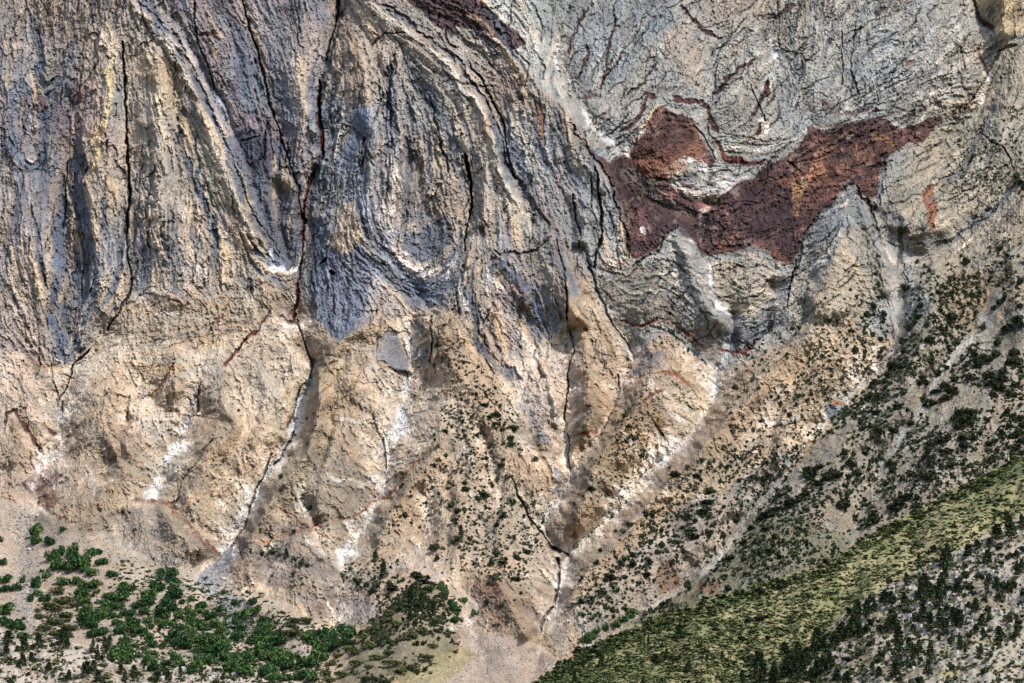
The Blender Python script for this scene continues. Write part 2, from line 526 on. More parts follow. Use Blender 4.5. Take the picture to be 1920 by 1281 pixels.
# ------------------------------------------------------------------ beds, dykes, stains, fissures, and edge lines painting lit crests and shaded recesses: r,g,b | width px | carved depth m | streakiness : line
BEDS_AND_EDGE_SHADING = """
196,182,164|8|-2|.7:245,0 300,62 350,142 384,232 414,302 448,402 488,466
99,99,106|8|6|.6:262,0 314,55 364,130 400,222 432,292 464,390 502,462
196,186,170|8|-2|.7:700,10 780,72 850,125 905,225 940,325 985,395 1020,432
108,104,106|8|6|.7:722,6 796,66 864,118 922,218 958,318 1002,392 1034,430
192,184,170|7|-2|.7:905,60 960,118 1005,170 1050,240 1108,325 1145,385 1172,470
94,82,80|5|6|.5:1064,222 1122,305 1158,375 1186,478
96,92,98|7|4|.6:640,120 628,200 618,300 606,400
112,104,104|6|4|.8:655,240 700,300 740,260
104,100,102|6|5|.6:808,190 830,260 842,330
186,172,152|6|-2|.6:820,200 850,280 860,350
104,100,100|6|4|.7:905,170 925,260 935,330
186,176,158|7|-2|.6:1090,300 1120,340 1130,400
96,88,84|10|3|.8:1008,180 1018,220 1026,260
110,112,116|5|5|.4:1598,346 1570,372 1532,402 1504,446 1492,500 1480,560
110,112,116|5|5|.4:1272,426 1248,448 1224,478 1196,492
104,104,106|6|5|.4:1604,352 1640,400 1650,440
150,140,128|5|4|.5:840,598 820,640 812,700
104,100,100|5|5|.6:886,456 862,520 848,590
112,108,108|5|5|.6:1038,440 1010,470 960,480 935,478
176,160,140|5|-2|.5:186,150 180,260 176,330
118,110,106|6|4|.7:205,260 200,340 196,430
116,110,106|6|4|.7:285,300 280,380 284,470
118,110,104|6|4|.7:60,380 75,460 85,540
112,108,108|7|4|.7:480,120 500,220 510,300
96,105,121|15|4|.7:50,20 70,90 75,150 90,167 110,155 122,120 135,70
96,105,121|10|3|.6:125,160 128,185 140,200 155,190 165,170
94,103,119|16|4|.7:40,150 50,205 75,225 92,200
96,105,119|18|4|.9:15,255 40,300 65,312 85,285
104,111,124|10|2|.8:130,215 112,290 95,330
180,178,182|4|0|.3:50,215 60,240 70,235
84,93,110|28|6|.8:150,240 152,330 152,420 147,500 152,580
90,99,116|18|4|.8:122,330 118,420 110,500 100,600 110,660
88,96,111|38|4|.9:125,580 128,640 112,675
200,190,184|4|0|.6:90,660 110,680 125,684 140,670
188,176,150|5|-2|.7:205,60 215,150 200,250 180,300
205,185,140|9|-3|.5:200,130 208,200 190,260 180,320
196,180,150|6|-3|.6:280,100 292,180 300,260 310,340
205,190,160|5|-2|.6:325,340 330,400 322,470
90,97,110|11|4|.6:325,225 350,300 380,370 402,440 404,500 415,546
90,97,110|7|2|.8:362,255 378,340 398,415 410,460
73,77,88|9|2|.8:330,190 335,220 350,200
84,85,95|15|2|.6:470,468 476,478
84,85,95|14|2|.6:466,520 472,545
95,99,112|18|4|.7:262,-20 285,25 310,70
104,111,124|12|3|.9:390,200 420,260 450,330
82,89,103|14|3|.8:605,190 592,300 586,400 578,480
72,73,83|8|3|.6:646,10 625,90 610,180
113,119,134|34|1|1:660,300 682,380 705,440 742,505 790,548 828,560
190,185,185|3|0|.9:690,330 700,420 735,480 780,535
190,185,185|3|0|.9:705,300 712,400 740,460
185,180,178|3|0|.9:670,330 685,400 720,480 760,530 810,555
84,91,105|3|1|.9:680,330 692,410 728,480 770,532
120,130,152|20|0|1:695,200 655,280 622,340
214,206,200|5|0|.7:655,170 640,230 622,300 612,330
200,195,190|4|0|.7:640,210 620,270
97,99,106|8|4|.7:738,90 732,160 730,240
71,73,80|10|6|.7:728,120 730,230
101,101,110|12|4|.8:760,250 772,300 770,340
205,190,176|15|-2|.7:735,280 742,340 738,410
200,185,170|6|-2|.7:720,300 722,380 735,440
225,222,226|6|0|.3:497,470 513,498 538,510 560,498 566,470
216,196,184|24|0|.6:738,465 765,505 800,515 845,495
228,228,232|7|0|.3:768,524 790,537 812,536 842,520
205,196,190|4|0|.5:858,470 845,495
88,93,103|17|4|.8:872,500 880,580 892,640 935,690 972,712
89,95,108|34|3|.7:930,490 962,525 998,565 1012,618
92,92,100|20|3|.8:1042,462 1060,520 1068,565
150,140,130|10|2|.9:900,480 915,560 905,620
190,172,152|12|-3|.6:905,520 940,600 980,670 1010,720
206,194,184|20|0|.8:1064,630 1060,700
200,196,194|8|1|.7:1065,820 1071,900 1050,950 1020,985
135,134,138|14|0|.6:1040,880 1055,905 1045,925
136,132,134|18|0|.8:975,750 1000,790 1035,830
204,208,216|13|3|.5:576,700 562,740 548,790 538,812
196,196,200|7|3|.5:534,820 515,860 495,900
216,212,210|14|2|.6:720,800 726,850 722,905
222,218,216|26|1|.7:745,765 750,790 730,810
216,212,210|13|1|.7:762,700 758,740
214,208,204|30|0|.9:690,900 720,925
212,210,212|17|1|.7:648,1010 642,1035 625,1050
160,158,160|8|1|.8:632,1120 625,1160
224,228,234|10|1|.7:1330,498 1336,530 1344,548
222,224,228|12|1|.7:1352,570 1372,598 1388,612
214,218,226|12|1|.8:1376,628 1366,650 1358,664
206,210,220|15|1|.8:1362,672 1350,702
226,226,228|15|1|.8:1346,718 1334,748
228,226,222|16|0|.6:1248,855 1240,878
196,200,214|8|2|.6:377,712 364,745 352,780 340,800
212,208,206|13|1|.7:334,825 322,850 310,872
222,218,216|22|0|.7:296,895 282,915 272,930
200,198,202|6|2|.3:1045,60 1041,100 1048,140
208,204,200|6|1|.8:1053,80 1055,120 1070,160
214,212,210|10|0|.6:1090,205 1120,240 1150,275
222,218,214|20|0|.7:1340,345 1375,340
222,218,212|14|0|.6:1428,220 1440,245
208,210,214|9|1|.8:1445,62 1462,92 1468,120
230,228,224|8|0|.5:1845,180 1838,195
206,206,208|12|0|.8:1856,110 1852,160
206,196,180|5|2|.3:1468,572 1450,610 1410,650 1380,690
98,101,108|5|3|.4:1462,585 1430,628 1395,668
220,200,196|5|0|.3:1400,330 1375,352 1352,366
206,188,150|4|-1|.4:1238,188 1222,205 1205,235 1190,248
120,128,136|9|4|.6:1660,288 1655,340 1648,372 1640,392
112,116,120|12|3|.7:1862,195 1850,240 1828,262 1800,320 1745,378
122,128,135|10|3|.8:1905,340 1860,400 1800,445 1745,462
78,80,88|10|2|.5:1690,400 1690,440 1680,488
110,114,122|18|1|.7:1733,415 1745,455
150,148,146|24|0|.8:1740,470 1790,462
176,171,163|26|1|.1:1664,470 1674,560 1686,625
176,170,160|9|1|.3:1686,625 1662,688 1602,738 1545,790
176,171,163|24|1|.1:1880,560 1836,615
176,170,160|11|1|.1:1836,615 1765,705 1712,785
164,158,152|6|1|.4:1705,795 1662,858 1640,900
170,168,166|8|0|.7:1620,930 1605,990
160,154,146|16|1|.6:1480,880 1420,955 1380,1010
160,154,146|10|1|.3:1375,1010 1335,1060 1290,1095 1180,1165 1090,1218
130,132,141|20|1|.3:428,1035 410,1062 385,1090 400,1112
150,148,148|16|1|.4:395,1100 420,1150 440,1200
176,160,142|9|0|.3:1330,860 1260,915 1190,975 1120,1040
182,162,140|6|0|.3:880,870 870,960 868,1080
178,160,140|4|0|.3:820,1030 850,1085 870,1140
196,180,158|8|0|.2:150,905 190,880 200,900 170,925
200,184,164|8|0|.5:1620,760 1560,800 1510,830
124,132,144|26|1|.8:1560,760 1585,775
140,138,134|24|1|.7:1445,870 1470,850
88,60,58|6|2|.4:1230,176 1214,172 1196,208 1176,238 1160,255
92,60,58|7|2|.4:1263,182 1290,195 1320,197 1332,208
96,66,60|6|2|.5:1332,200 1336,235 1350,252
88,64,62|8|2|.5:1342,178 1362,152 1385,130 1420,112
86,58,58|10|3|.5:1452,148 1448,172 1418,200 1402,218
86,58,58|10|2|.4:1425,228 1420,250
84,66,66|17|1|.6:1543,190 1556,205 1574,212
106,88,86|7|1|.5:1585,212 1630,197 1652,202
84,68,68|6|1|.5:1665,196 1692,216
84,64,64|8|1|.4:1758,190 1778,205
84,64,64|7|1|.4:1712,206 1732,210
96,60,54|6|1|.4:1790,210 1796,212
100,60,52|9|1|.5:1340,262 1360,300 1400,310 1440,300
94,62,58|5|2|.3:1064,100 1060,85 1082,40 1102,15
88,60,60|5|2|.3:1098,86 1100,96 1092,125 1078,148
86,62,62|4|2|.3:1154,8 1148,70 1138,110 1128,150 1120,168
84,62,64|15|1|.6:1090,182 1110,176
76,58,60|6|2|.4:1272,8 1290,35 1315,62 1345,75 1352,70
82,66,66|10|2|.6:1425,30 1460,30 1505,10
80,66,66|7|2|.5:1830,-20 1833,12 1842,38 1868,70
82,66,64|4|1|.5:1798,130 1815,165 1832,178
90,70,66|4|1|.5:1838,90 1850,120 1856,140
76,68,70|14|2|.6:1650,10 1645,28
104,98,96|8|1|.7:1630,60 1628,90
130,100,90|12|1|.7:1700,120 1715,115
92,62,62|9|2|.5:380,68 398,66 412,62
108,84,76|14|0|.8:455,120 450,180
108,80,76|12|0|.8:70,185 85,200
134,98,84|9|0|.5:150,190 155,175 160,165
96,48,42|6|5|.3:605,180 598,230 600,300
100,46,40|8|8|.25:582,330 578,370 572,420
96,50,44|6|8|.25:572,420 565,480 560,530
110,52,46|9|5|.3:560,530 556,560 550,600
104,54,46|4|2|.2:522,588 534,598 550,602
112,64,56|4|3|.2:505,575 485,600 462,635 445,660
118,62,50|6|3|.2:445,660 430,675 420,688
124,78,64|2.5|1|.2:432,560 402,608 385,630 345,640 300,660
110,58,50|6|4|.3:382,712 374,735 373,750 364,776
110,62,52|4|2|.3:323,682 316,700 305,718 294,735
120,74,58|3|1|.4:300,765 340,772 390,780 430,788
132,84,62|3|1|.3:240,852 262,868 286,890
112,70,56|10|1|.9:248,938 290,942 330,950
116,74,58|10|1|.8:320,955 350,975 372,1010 400,1045
110,68,54|12|2|.8:380,1010 410,1050
160,104,72|4|1|.2:805,832 785,856 760,885 740,908
158,102,70|5|1|.2:740,908 722,930 700,945 660,968
160,108,78|4|1|.3:660,968 610,980 560,990 520,1008 486,1022
130,90,70|5|1|.4:520,945 550,960 565,985
96,60,52|6|3|.3:5,800 15,775 30,770 48,800 78,845
100,64,54|5|2|.4:60,850 70,880
92,58,52|4|2|.5:85,790 90,810 95,820
100,66,58|4|2|.6:30,820 40,835
124,80,62|4|1|.4:135,790 145,800 152,810
130,88,70|5|1|.5:1250,600 1290,628 1335,660
120,62,50|8|2|.3:1346,660 1370,666 1398,658 1420,640
124,72,60|7|2|.4:1165,598 1190,609 1212,606 1226,594
140,88,66|5|1|.4:1225,696 1245,688 1262,694 1290,706
120,78,66|6|1|.5:1205,748 1225,732 1248,722
140,90,68|5|1|.4:1075,822 1100,814 1125,812
136,84,64|5|1|.7:1120,770 1100,760
176,112,70|5|0|.4:1570,750 1590,752
140,84,60|4|1|.3:1602,595 1590,610 1580,620
150,100,70|4|0|.4:1590,632 1615,620
120,78,58|4|1|.4:1806,530 1818,540
120,72,56|3|1|.5:1720,260 1710,268
128,96,80|10|0|.8:1010,190 1015,220 1022,250
96,86,84|10|3|.8:970,150 985,180
120,98,84|9|0|.7:1090,520 1110,550
"""

# narrow black fissures: width px | depth m : line
FISSURES = """
3.2|14:229,80 230,110 236,150 234,200 238,250 240,300 246,345
4.2|18:246,345 244,400 240,440
3.0|10:240,440 241,490 249,530 247,548 228,580 205,618
4.0|8:165,652 150,668 132,682 127,698
3.0|6:130,698 124,720 112,748
3.0|6:122,752 118,772
2.2|8:364,0 366,40 370,60 372,80 385,105 400,140 405,170
2.6|10:454,0 470,60 490,120 505,180 520,240 536,285
2.4|9:536,285 548,320 560,350 567,390 575,420
5.0|18:638,-40 638,10 632,40
3.0|9:632,40 620,80 612,120
4.0|14:604,150 602,200 606,260 602,300
4.8|22:875,288 878,330 880,370
3.4|18:880,370 876,410 873,450 874,470
2.5|9:878,115 886,130 905,150 912,172
3.6|11:912,172 925,195 940,220 944,232
2.2|8:944,232 950,265 962,310 965,330
3.0|10:1048,450 1055,490 1062,520 1067,560 1064,600
4.0|12:1112,310 1118,350 1126,395 1126,440 1118,500
3.0|8:1072,360 1078,410 1090,440
2.0|6:1104,330 1106,390
2.6|7:558,600 566,630 578,668 586,690
2.6|7:586,690 575,710 560,722 552,760 535,800
2.4|7:545,805 530,840 512,870
2.8|7:508,850 495,890 482,915
2.4|6:482,915 465,960 448,1000 430,1030
2.4|6:462,635 445,660
2.4|5:398,825 370,865 340,900 328,940
2.0|4:245,740 240,790
2.2|4:243,745 226,738 220,745
2.4|6:1068,620 1074,660 1064,700 1062,740 1060,790
2.4|6:1064,820 1070,850 1070,885
2.6|7:960,890 975,930 990,965 1015,1005
4.0|9:1016,1002 1036,1028 1062,1046
5.0|8:1043,1048 1047,1090 1040,1125
5.5|8:1035,1135 1020,1165 1014,1190
2.2|5:1157,700 1160,740 1155,760 1138,800
2.4|5:1110,500 1130,560 1150,610 1185,660
2.0|5:1000,10 1010,40 1015,75
2.4|5:1412,160 1435,225
1.8|4:1300,240 1320,262 1340,300
2.0|4:1690,490 1688,510 1702,525
1.8|4:965,100 990,120 985,160
2.0|4:1460,5 1465,90
2.4|6:1490,490 1484,540 1480,580
2.0|5:625,510 630,590
7.0|10:600,495 612,490
6.0|10:622,510 630,512
2.4|6:810,590 812,640 806,660
2.0|5:700,85 720,60 735,65 760,62
2.6|6:488,258 470,262 455,262
2.5|6:835,60 845,85 858,92
2.2|5:810,640 805,680
2.4|5:1480,300 1500,320
2.2|5:1810,205 1860,130 1875,100 1905,85
2.0|4:118,165 112,200
2.6|6:130,300 125,380 120,430
2.4|5:150,430 155,480 150,560
1.8|4:1578,60 1580,160
1.8|4:1600,60 1595,130 1610,180
2.2|5:1840,250 1880,280 1905,320
1.8|4:900,730 912,748
1.8|4:1680,470 1676,500
2.2|5:720,820 722,880
1.8|4:445,1010 448,1050
"""
# thin dark or pale bedding traces in the folded grey wall: tone (0 dark 1 pale) | width : line
TRACES = """
0|2:1075,0 1070,30 1040,80
0|1.8:1040,70 1043,130 1060,150 1075,148
0|1.6:1230,0 1200,60 1150,120 1130,150
0|1.6:1250,20 1190,90 1160,130
0|2:1240,110 1210,150 1180,170 1160,185
0|1.8:1180,160 1130,210 1110,230
0|1.6:1220,160 1170,200 1110,245
0|1.6:1215,190 1160,240 1130,262
0|1.8:1330,110 1350,80 1380,60 1410,25 1430,45
0|1.6:1345,110 1370,80 1400,55 1425,60
1|3:1340,170 1375,135 1410,110 1440,100
1|3:1450,140 1458,160 1440,195 1420,215 1425,250 1435,262
0|1.8:1460,150 1456,185 1430,205 1425,225
0|1.6:1465,180 1460,220 1440,240
0|1.8:1340,250 1400,255 1440,262 1480,258 1515,208 1530,225 1560,230
0|1.8:1345,265 1400,270 1460,268 1495,250 1516,225 1540,238 1570,245
1|4:1350,275 1410,282 1470,270 1500,248 1515,230
0|1.6:1345,285 1400,295 1440,290 1475,275 1510,240
1|3:1580,240 1610,215 1650,205 1660,208 1680,240 1690,235
0|2:1575,225 1600,212 1640,205 1655,195 1670,210 1680,235
0|1.8:1650,195 1662,192 1675,205 1695,218 1700,225
0|1.8:1710,205 1725,220 1735,215 1745,195 1762,200 1785,215
1|3:1705,240 1725,225 1735,212 1750,200 1765,212
0|1.8:1570,200 1640,150 1700,110 1760,70
0|1.6:1620,175 1660,150 1720,120 1790,80
0|1.6:1600,195 1650,160 1730,130
0|2:1600,120 1640,90 1670,75 1690,80 1720,85
0|2:1655,78 1700,55 1720,50 1727,70
0|1.8:1700,88 1745,85 1790,75
0|1.6:1705,55 1725,10
0|1.6:1740,45 1735,30 1755,0
0|1.6:1760,60 1800,95 1815,130
0|1.8:1600,0 1605,30 1600,80 1605,130 1590,180
0|1.8:1620,0 1612,40 1608,100 1600,130
0|1.6:1530,60 1500,100 1480,130
0|1.6:1560,70 1530,110 1480,150
0|1.6:1535,150 1560,170 1575,200
0|1.6:1580,150 1595,180 1610,200
1|4:1145,285 1185,275 1205,248
0|1.6:1130,280 1160,275 1175,262 1190,240
0|1.6:1135,292 1155,285 1170,288 1180,296 1195,285
0|1.6:1140,297 1160,292 1175,292 1190,300 1205,290
1|3:1140,294 1158,288 1172,290 1185,298
0|1.6:1170,205 1155,245 1130,262
0|1.6:1310,200 1330,210 1330,250 1345,270
0|1.6:1350,110 1340,170 1338,195
1|3:1115,500 1150,525 1190,552 1230,550 1242,518 1255,516 1262,535 1300,560 1340,600 1370,620
0|2:1112,508 1150,535 1190,556 1225,552
0|1.8:1120,520 1160,560 1200,572 1228,548 1240,530
1|3:1235,545 1250,540 1262,555 1300,580 1350,625
0|1.6:1232,560 1250,548 1275,565 1320,600 1365,645
0|1.6:1250,470 1290,500 1330,560 1370,600
0|1.6:1240,490 1285,520 1320,560
0|1.6:1340,540 1380,545 1430,540 1460,525
0|1.6:1340,510 1360,508 1380,495 1400,500 1430,505
0|1.6:1345,555 1390,565 1440,560
0|1.6:1395,620 1440,600 1465,575
0|1.6:1390,640 1430,620 1455,600
0|1.6:1385,655 1420,640
1|3:1500,520 1530,500 1560,470 1575,440 1582,420
0|2:1500,470 1530,460 1555,440 1578,410
0|1.8:1505,450 1530,440 1550,430
0|1.6:1515,500 1545,480 1570,440 1585,410
0|1.6:1590,390 1600,440 1630,500
0|1.6:1610,380 1625,430 1640,480
1|3:1690,490 1710,495 1720,490 1750,490 1790,475 1830,445
0|1.8:1700,500 1740,497 1790,480 1830,455
0|1.6:1710,480 1750,482 1790,470
0|1.6:1700,510 1760,505 1800,490
0|1.6:1825,490 1870,500 1915,495
0|1.6:1825,510 1870,515 1915,510
0|1.6:1820,530 1870,530 1915,525
0|1.6:1665,300 1700,295 1740,280 1770,262
0|1.6:1665,320 1700,310 1730,300 1750,285
0|1.6:1660,350 1700,330 1730,320 1760,300
0|2:1755,330 1745,345 1735,370
1|3:1850,175 1800,195 1770,215
0|2:700,470 730,520 780,560
0|2:20,305 35,320 60,320 75,308
1|2:30,285 45,305 65,308 80,290
0|1.8:25,290 40,312 65,316 82,296
1|2:25,268 40,295 62,298
0|1.6:620,880 660,900 700,905 722,900
0|1.6:640,860 680,880 720,885
0|1.6:600,900 650,930 700,935
1|3:610,890 650,905 690,915 720,912
1|3:620,780 680,800 705,805
0|1.6:730,830 780,820 800,800
0|1.6:730,870 770,865 800,850
1|4:860,820 880,850 885,880
1|3:560,1000 590,1020 620,1050 640,1070
0|1.6:555,1010 590,1040 620,1070
1|3:300,585 360,590 400,600
0|2:255,555 300,550 340,565 400,580
0|1.6:560,960 600,950 640,960
1|4:1210,700 1250,760 1290,790
1|3:1230,700 1280,760 1310,780
0|1.6:1220,700 1260,760 1300,790
0|1.6:1240,710 1290,760 1320,770
0|1.6:1195,760 1230,800 1260,840
1|3:1160,800 1200,850 1240,880
1|3:1440,800 1480,790 1520,780
0|1.6:1440,810 1490,795 1530,790
1|3:990,640 1030,720 1050,800
0|1.6:1080,560 1120,620 1160,680
0|1.6:1075,580 1110,650 1150,720
1|3:100,600 110,640 125,670
0|2:108,600 118,640 132,665
1|3:865,480 862,560 870,600
0|2:893,500 890,580 900,640
0|2:905,490 915,560 925,620 945,680
1|4:915,500 950,590 990,660 1010,700
"""

# ------------------------------------------------------------------ relief from ridge and gully lines
def parse(block):
    for ln in block.strip().splitlines():
        ln = ln.strip()
        if not ln: continue
        a, b = ln.split(':')
        yield a.split('|'), pts(b)

F = 2                                           # coarse factor for the membranes
CH, CW = (GH + F - 1) // F, (GW + F - 1) // F
def raster(P, n_per=0.7):
    out = []
    for (ax, ay), (bx, by) in zip(P[:-1], P[1:]):
        n = max(2, int(math.hypot(bx - ax, by - ay) / (STEP * F * n_per)))
        t = np.linspace(0, 1, n)
        out.append(np.stack([ax + (bx - ax) * t, ay + (by - ay) * t], 1))
    q = np.concatenate(out)
    q[:, 0] += bilin(wobx, (q[:, 0] - X0) / STEP, (q[:, 1] - Y0) / STEP) * 1.3
    q[:, 1] += bilin(woby, (q[:, 0] - X0) / STEP, (q[:, 1] - Y0) / STEP) * 1.3
    j = np.round((q[:, 0] - X0) / (STEP * F)).astype(int); i = np.round((q[:, 1] - Y0) / (STEP * F)).astype(int)
    ok = (i >= 0) & (i < CH) & (j >= 0) & (j < CW)
    return i[ok], j[ok]

CX = (X0 + np.arange(CW) * STEP * F)[None, :] + bilin(wobx, *np.meshgrid(np.arange(CW) * F, np.arange(CH) * F)) * 1.2
CY = (Y0 + np.arange(CH) * STEP * F)[:, None] + bilin(woby, *np.meshgrid(np.arange(CW) * F, np.arange(CH) * F)) * 1.2
CX = CX.astype(np.float32); CY = CY.astype(np.float32)
cls = {0: [np.full((CH, CW), 1e9, np.float32), np.zeros((CH, CW)), np.zeros((CH, CW))], 1: [np.full((CH, CW), 1e9, np.float32), np.zeros((CH, CW)), np.zeros((CH, CW))]}
for (h,), P in parse(RELIEF):
    h0, h1 = [float(v) for v in (h.split('>') + [h])[:2]]
    d, _, t = line_dist(P, CX, CY)
    hh = (h0 + (h1 - h0) * t) * (0.9 + 0.1 * np.sin(t * 11 + h0))
    rid = h0 >= 2
    inside_start = 0 < P[0][1] < 1300
    inside_end = 0 < P[-1][1] < 1180 and -100 < P[-1][0] < 2000
    pen = 0
    if inside_start: pen = pen + 34 * (1 - sstep(0, 0.3, t)) * (0.45 if rid else 1.0)
    if inside_end and rid: pen = pen + 26 * (1 - sstep(0, 0.25, 1 - t))
    de = d + pen * sstep(0, 1, 1 - 0 * d)
    c = cls[1 if rid else 0]
    c[0] = np.minimum(c[0], de)
    w_ = 1.0 / (de.astype(np.float64) ** 3 + 30.0)
    c[1] += w_ * hh; c[2] += w_
dr, dg = cls[1][0] + 1.0, cls[0][0] + 1.0
hr, hg = cls[1][1] / cls[1][2], cls[0][1] / cls[0][2]
rel = (hr * dg + hg * dr) / (dr + dg)
rel = blur(rel, 0.7)
relief = bilin(rel, (PX - X0) / (STEP * F), (PY - Y0) / (STEP * F))

# direction of the beds: diffuse the doubled angle
c2 = np.zeros((CH, CW)); s2 = np.zeros((CH, CW)); wg = np.zeros((CH, CW))
for ln in FLOW.strip().splitlines():
    P = pts(ln)
    for (ax, ay), (bx, by) in zip(P[:-1], P[1:]):
        i, j = raster([(ax, ay), (bx, by)])
        a = math.atan2(by - ay, bx - ax)
        c2[i, j] = math.cos(2 * a); s2[i, j] = math.sin(2 * a); wg[i, j] = 1.0
c2 = blur(diffuse(c2, wg, (CH, CW), 60), 2.0); s2 = blur(diffuse(s2, wg, (CH, CW), 60), 2.0)
ang = 0.5 * np.arctan2(s2, c2)
# a little wander so that the beds undulate
c2 = np.cos(2 * ang); s2 = np.sin(2 * ang)
c2f = bilin(c2, (PX - X0) / (STEP * F), (PY - Y0) / (STEP * F)); s2f = bilin(s2, (PX - X0) / (STEP * F), (PY - Y0) / (STEP * F))
ang = 0.5 * np.arctan2(s2f, c2f) + 0.17 * fbm(SH, 40, 3, 0.6, 31)
DXF, DYF = np.cos(ang).astype(np.float32), np.sin(ang).astype(np.float32)

def lic(noise, L, h=1.0):
    acc = noise.copy()
    JJ, II = np.meshgrid(np.arange(GW, dtype=np.float32), np.arange(GH, dtype=np.float32))
    for sgn in (1, -1):
        x, y = JJ.copy(), II.copy()
        vx, vy = DXF * sgn, DYF * sgn
        for k in range(L):
            x += vx * h; y += vy * h
            xi = np.clip(np.rint(x), 0, GW - 1).astype(np.int32); yi = np.clip(np.rint(y), 0, GH - 1).astype(np.int32)
            idx = yi * GW + xi
            acc += noise.ravel()[idx] * (1 - (k / L) ** 2)
            nx, ny = DXF.ravel()[idx], DYF.ravel()[idx]
            f = np.where(nx * vx + ny * vy < 0, -1, 1).astype(np.float32)
            vx, vy = nx * f, ny * f
    return norm(acc)

r0 = np.random.default_rng(101)
wn = lambda: r0.standard_normal(SH).astype(np.float32)
S1 = lic(wn(), 9)                                  # fine beds
S2 = lic(norm(blur(wn(), 0.7)), 18)                # beds
S3 = lic(norm(blur(wn(), 1.9)), 32, 1.4)           # thick beds
def warp(a, sc, amp, seed):
    jj, ii = np.meshgrid(np.arange(GW, dtype=np.float32), np.arange(GH, dtype=np.float32))
    return bilin(a, jj + fbm(SH, sc, 3, 0.65, seed) * amp, ii + fbm(SH, sc, 3, 0.65, seed + 5) * amp)
S4 = warp(lic(norm(blur(wn(), 0.45)), 44), 20, 1.2, 167)
S1 = warp(S1, 6, 0.6, 171); S2 = warp(S2, 11, 1.0, 181); S3 = warp(S3, 16, 1.5, 191)
# rills: short streaks down the local fall line
rb = blur(relief, 2.5)
gyy, gxx = np.gradient(-rb)
gl = np.hypot(gxx, gyy) + 1e-6
fx_, fy_ = gxx / gl * np.minimum(gl * 1.2, 1.0), gyy / gl * np.minimum(gl * 1.2, 1.0) + 0.75
fl_ = np.hypot(fx_, fy_) + 1e-6
_dx, _dy = DXF, DYF
DXF, DYF = (fx_ / fl_).astype(np.float32), (fy_ / fl_).astype(np.float32)
SR = warp(lic(norm(blur(wn(), 0.8)), 16), 8, 1.4, 201)
SR2 = warp(lic(norm(blur(wn(), 2.0)), 26, 1.3), 14, 2.2, 211)
DXF, DYF = _dx, _dy
n0 = fbm(SH, 70, 5, 0.55, 51)
n1 = fbm(SH, 18, 4, 0.6, 61)
n2 = norm(wn())
nk = fbm(SH, 9, 3, 0.7, 66)
crag = fbm(SH, 44, 4, 0.62, 71, ridged=True)
crag2 = fbm(SH, 15, 3, 0.6, 81, ridged=True)

crag3 = fbm(SH, 6, 2, 0.6, 87, ridged=True)
def worley(X, Y, seed):
    """Cell level and distance to the nearest joint of a jittered block pattern."""
    cx = np.floor(X).astype(np.int64); cy = np.floor(Y).astype(np.int64)
    f1 = np.full(X.shape, 9.0, np.float32); f2 = f1.copy(); lev = np.zeros(X.shape, np.float32)
    for oy in (-1, 0, 1):
        for ox in (-1, 0, 1):
            h = ((cx + ox) * 73856093 ^ (cy + oy) * 19349663 ^ seed * 83492791) & 0xffffff
            jx = ((h * 1103515245 + 12345) & 0x7fffffff) / 2147483648.0; jy = ((h * 69069 + 77) & 0xfffff) / 1048576.0
            d = np.hypot(cx + ox + jx - X, cy + oy + jy - Y).astype(np.float32)
            v = ((h * 2654435761 >> 7) & 1023) / 1023.0
            new = d < f1
            f2 = np.where(new, f1, np.minimum(f2, d)); lev = np.where(new, v, lev); f1 = np.where(new, d, f1)
    return lev.astype(np.float32), f2 - f1
bx1 = PX + 5 * n1 + 9 * fbm(SH, 60, 2, 0.5, 151); by1 = PY + 5 * nk + 9 * fbm(SH, 60, 2, 0.5, 155)
ca, sa = DXF, DYF
lv1, ed1 = worley(bx1 / 12.0, by1 / 44.0, 3)
lv2, ed2 = worley((bx1 + by1 * 0.25) / 6.0, by1 / 15.0, 5)
lv0, ed0 = worley((bx1 + 6 * n1) / 30.0, (by1 + 10 * n1) / 120.0, 9)
lvg, edg = worley((bx1 + by1 * 0.8) / 22.0, (by1 - bx1 * 0.3) / 30.0, 13)
blocks = (lv1 - 0.5) * 2.0 + (lv2 - 0.5) * 1.1
edge_a = np.exp(-(ed1 / 0.055) ** 2) * np.clip(fbm(SH, 50, 2, 0.5, 157) + 0.35, 0, 1)
edge_b = np.exp(-(ed2 / 0.09) ** 2) * np.clip(fbm(SH, 30, 2, 0.5, 159) + 0.1, 0, 1)

# ------------------------------------------------------------------ rock colours
COL = np.empty(SH + (3,), np.float32); COL[:] = lin((180, 159, 136))
def area_mask(P, soft, streak):
    w = window(P, soft * 3 + 14)
    m = poly_mask(P, WX[w], WY[w])
    m = blur(m, max(soft / 2.0 / STEP, 0.45))
    band = 0.18 if soft > 3 else 0.3
    m = sstep(0.5 - band, 0.5 + band, m + ((S2[w] * 0.5 + S3[w] * 0.35) * 0.32 * streak + (n1[w] * 0.5 + nk[w] * 0.5) * 0.2) * np.minimum(1, 4 * m * (1.15 - m)))
    return w, m
relN = (relief - blur(relief, 50 / STEP)) / 9.5
tz = area_mask(pts('-160,600 90,680 130,692 200,600 250,555 400,555 500,512 560,560 625,650 700,605 830,580 880,610 940,690 1030,630 1060,560 1130,560 1190,650 1240,620 1330,690 1370,700 1480,640 1660,640 1640,740 1500,850 1300,1000 1050,1200 600,1180 430,1110 300,1070 90,980 -160,900'), 10, 0.4)
TZ = np.zeros(SH, np.float32); TZ[tz[0]] = tz[1]
def tint(rgb, m):
    global COL
    m = (np.clip(m, 0, 1) * TZ)[..., None]
    COL = COL * (1 - m) + lin(rgb).astype(np.float32) * m
jit = 0.3 * n1 + 0.25 * nk + 0.25 * SR2 + 0.2 * SR
FIRST = True
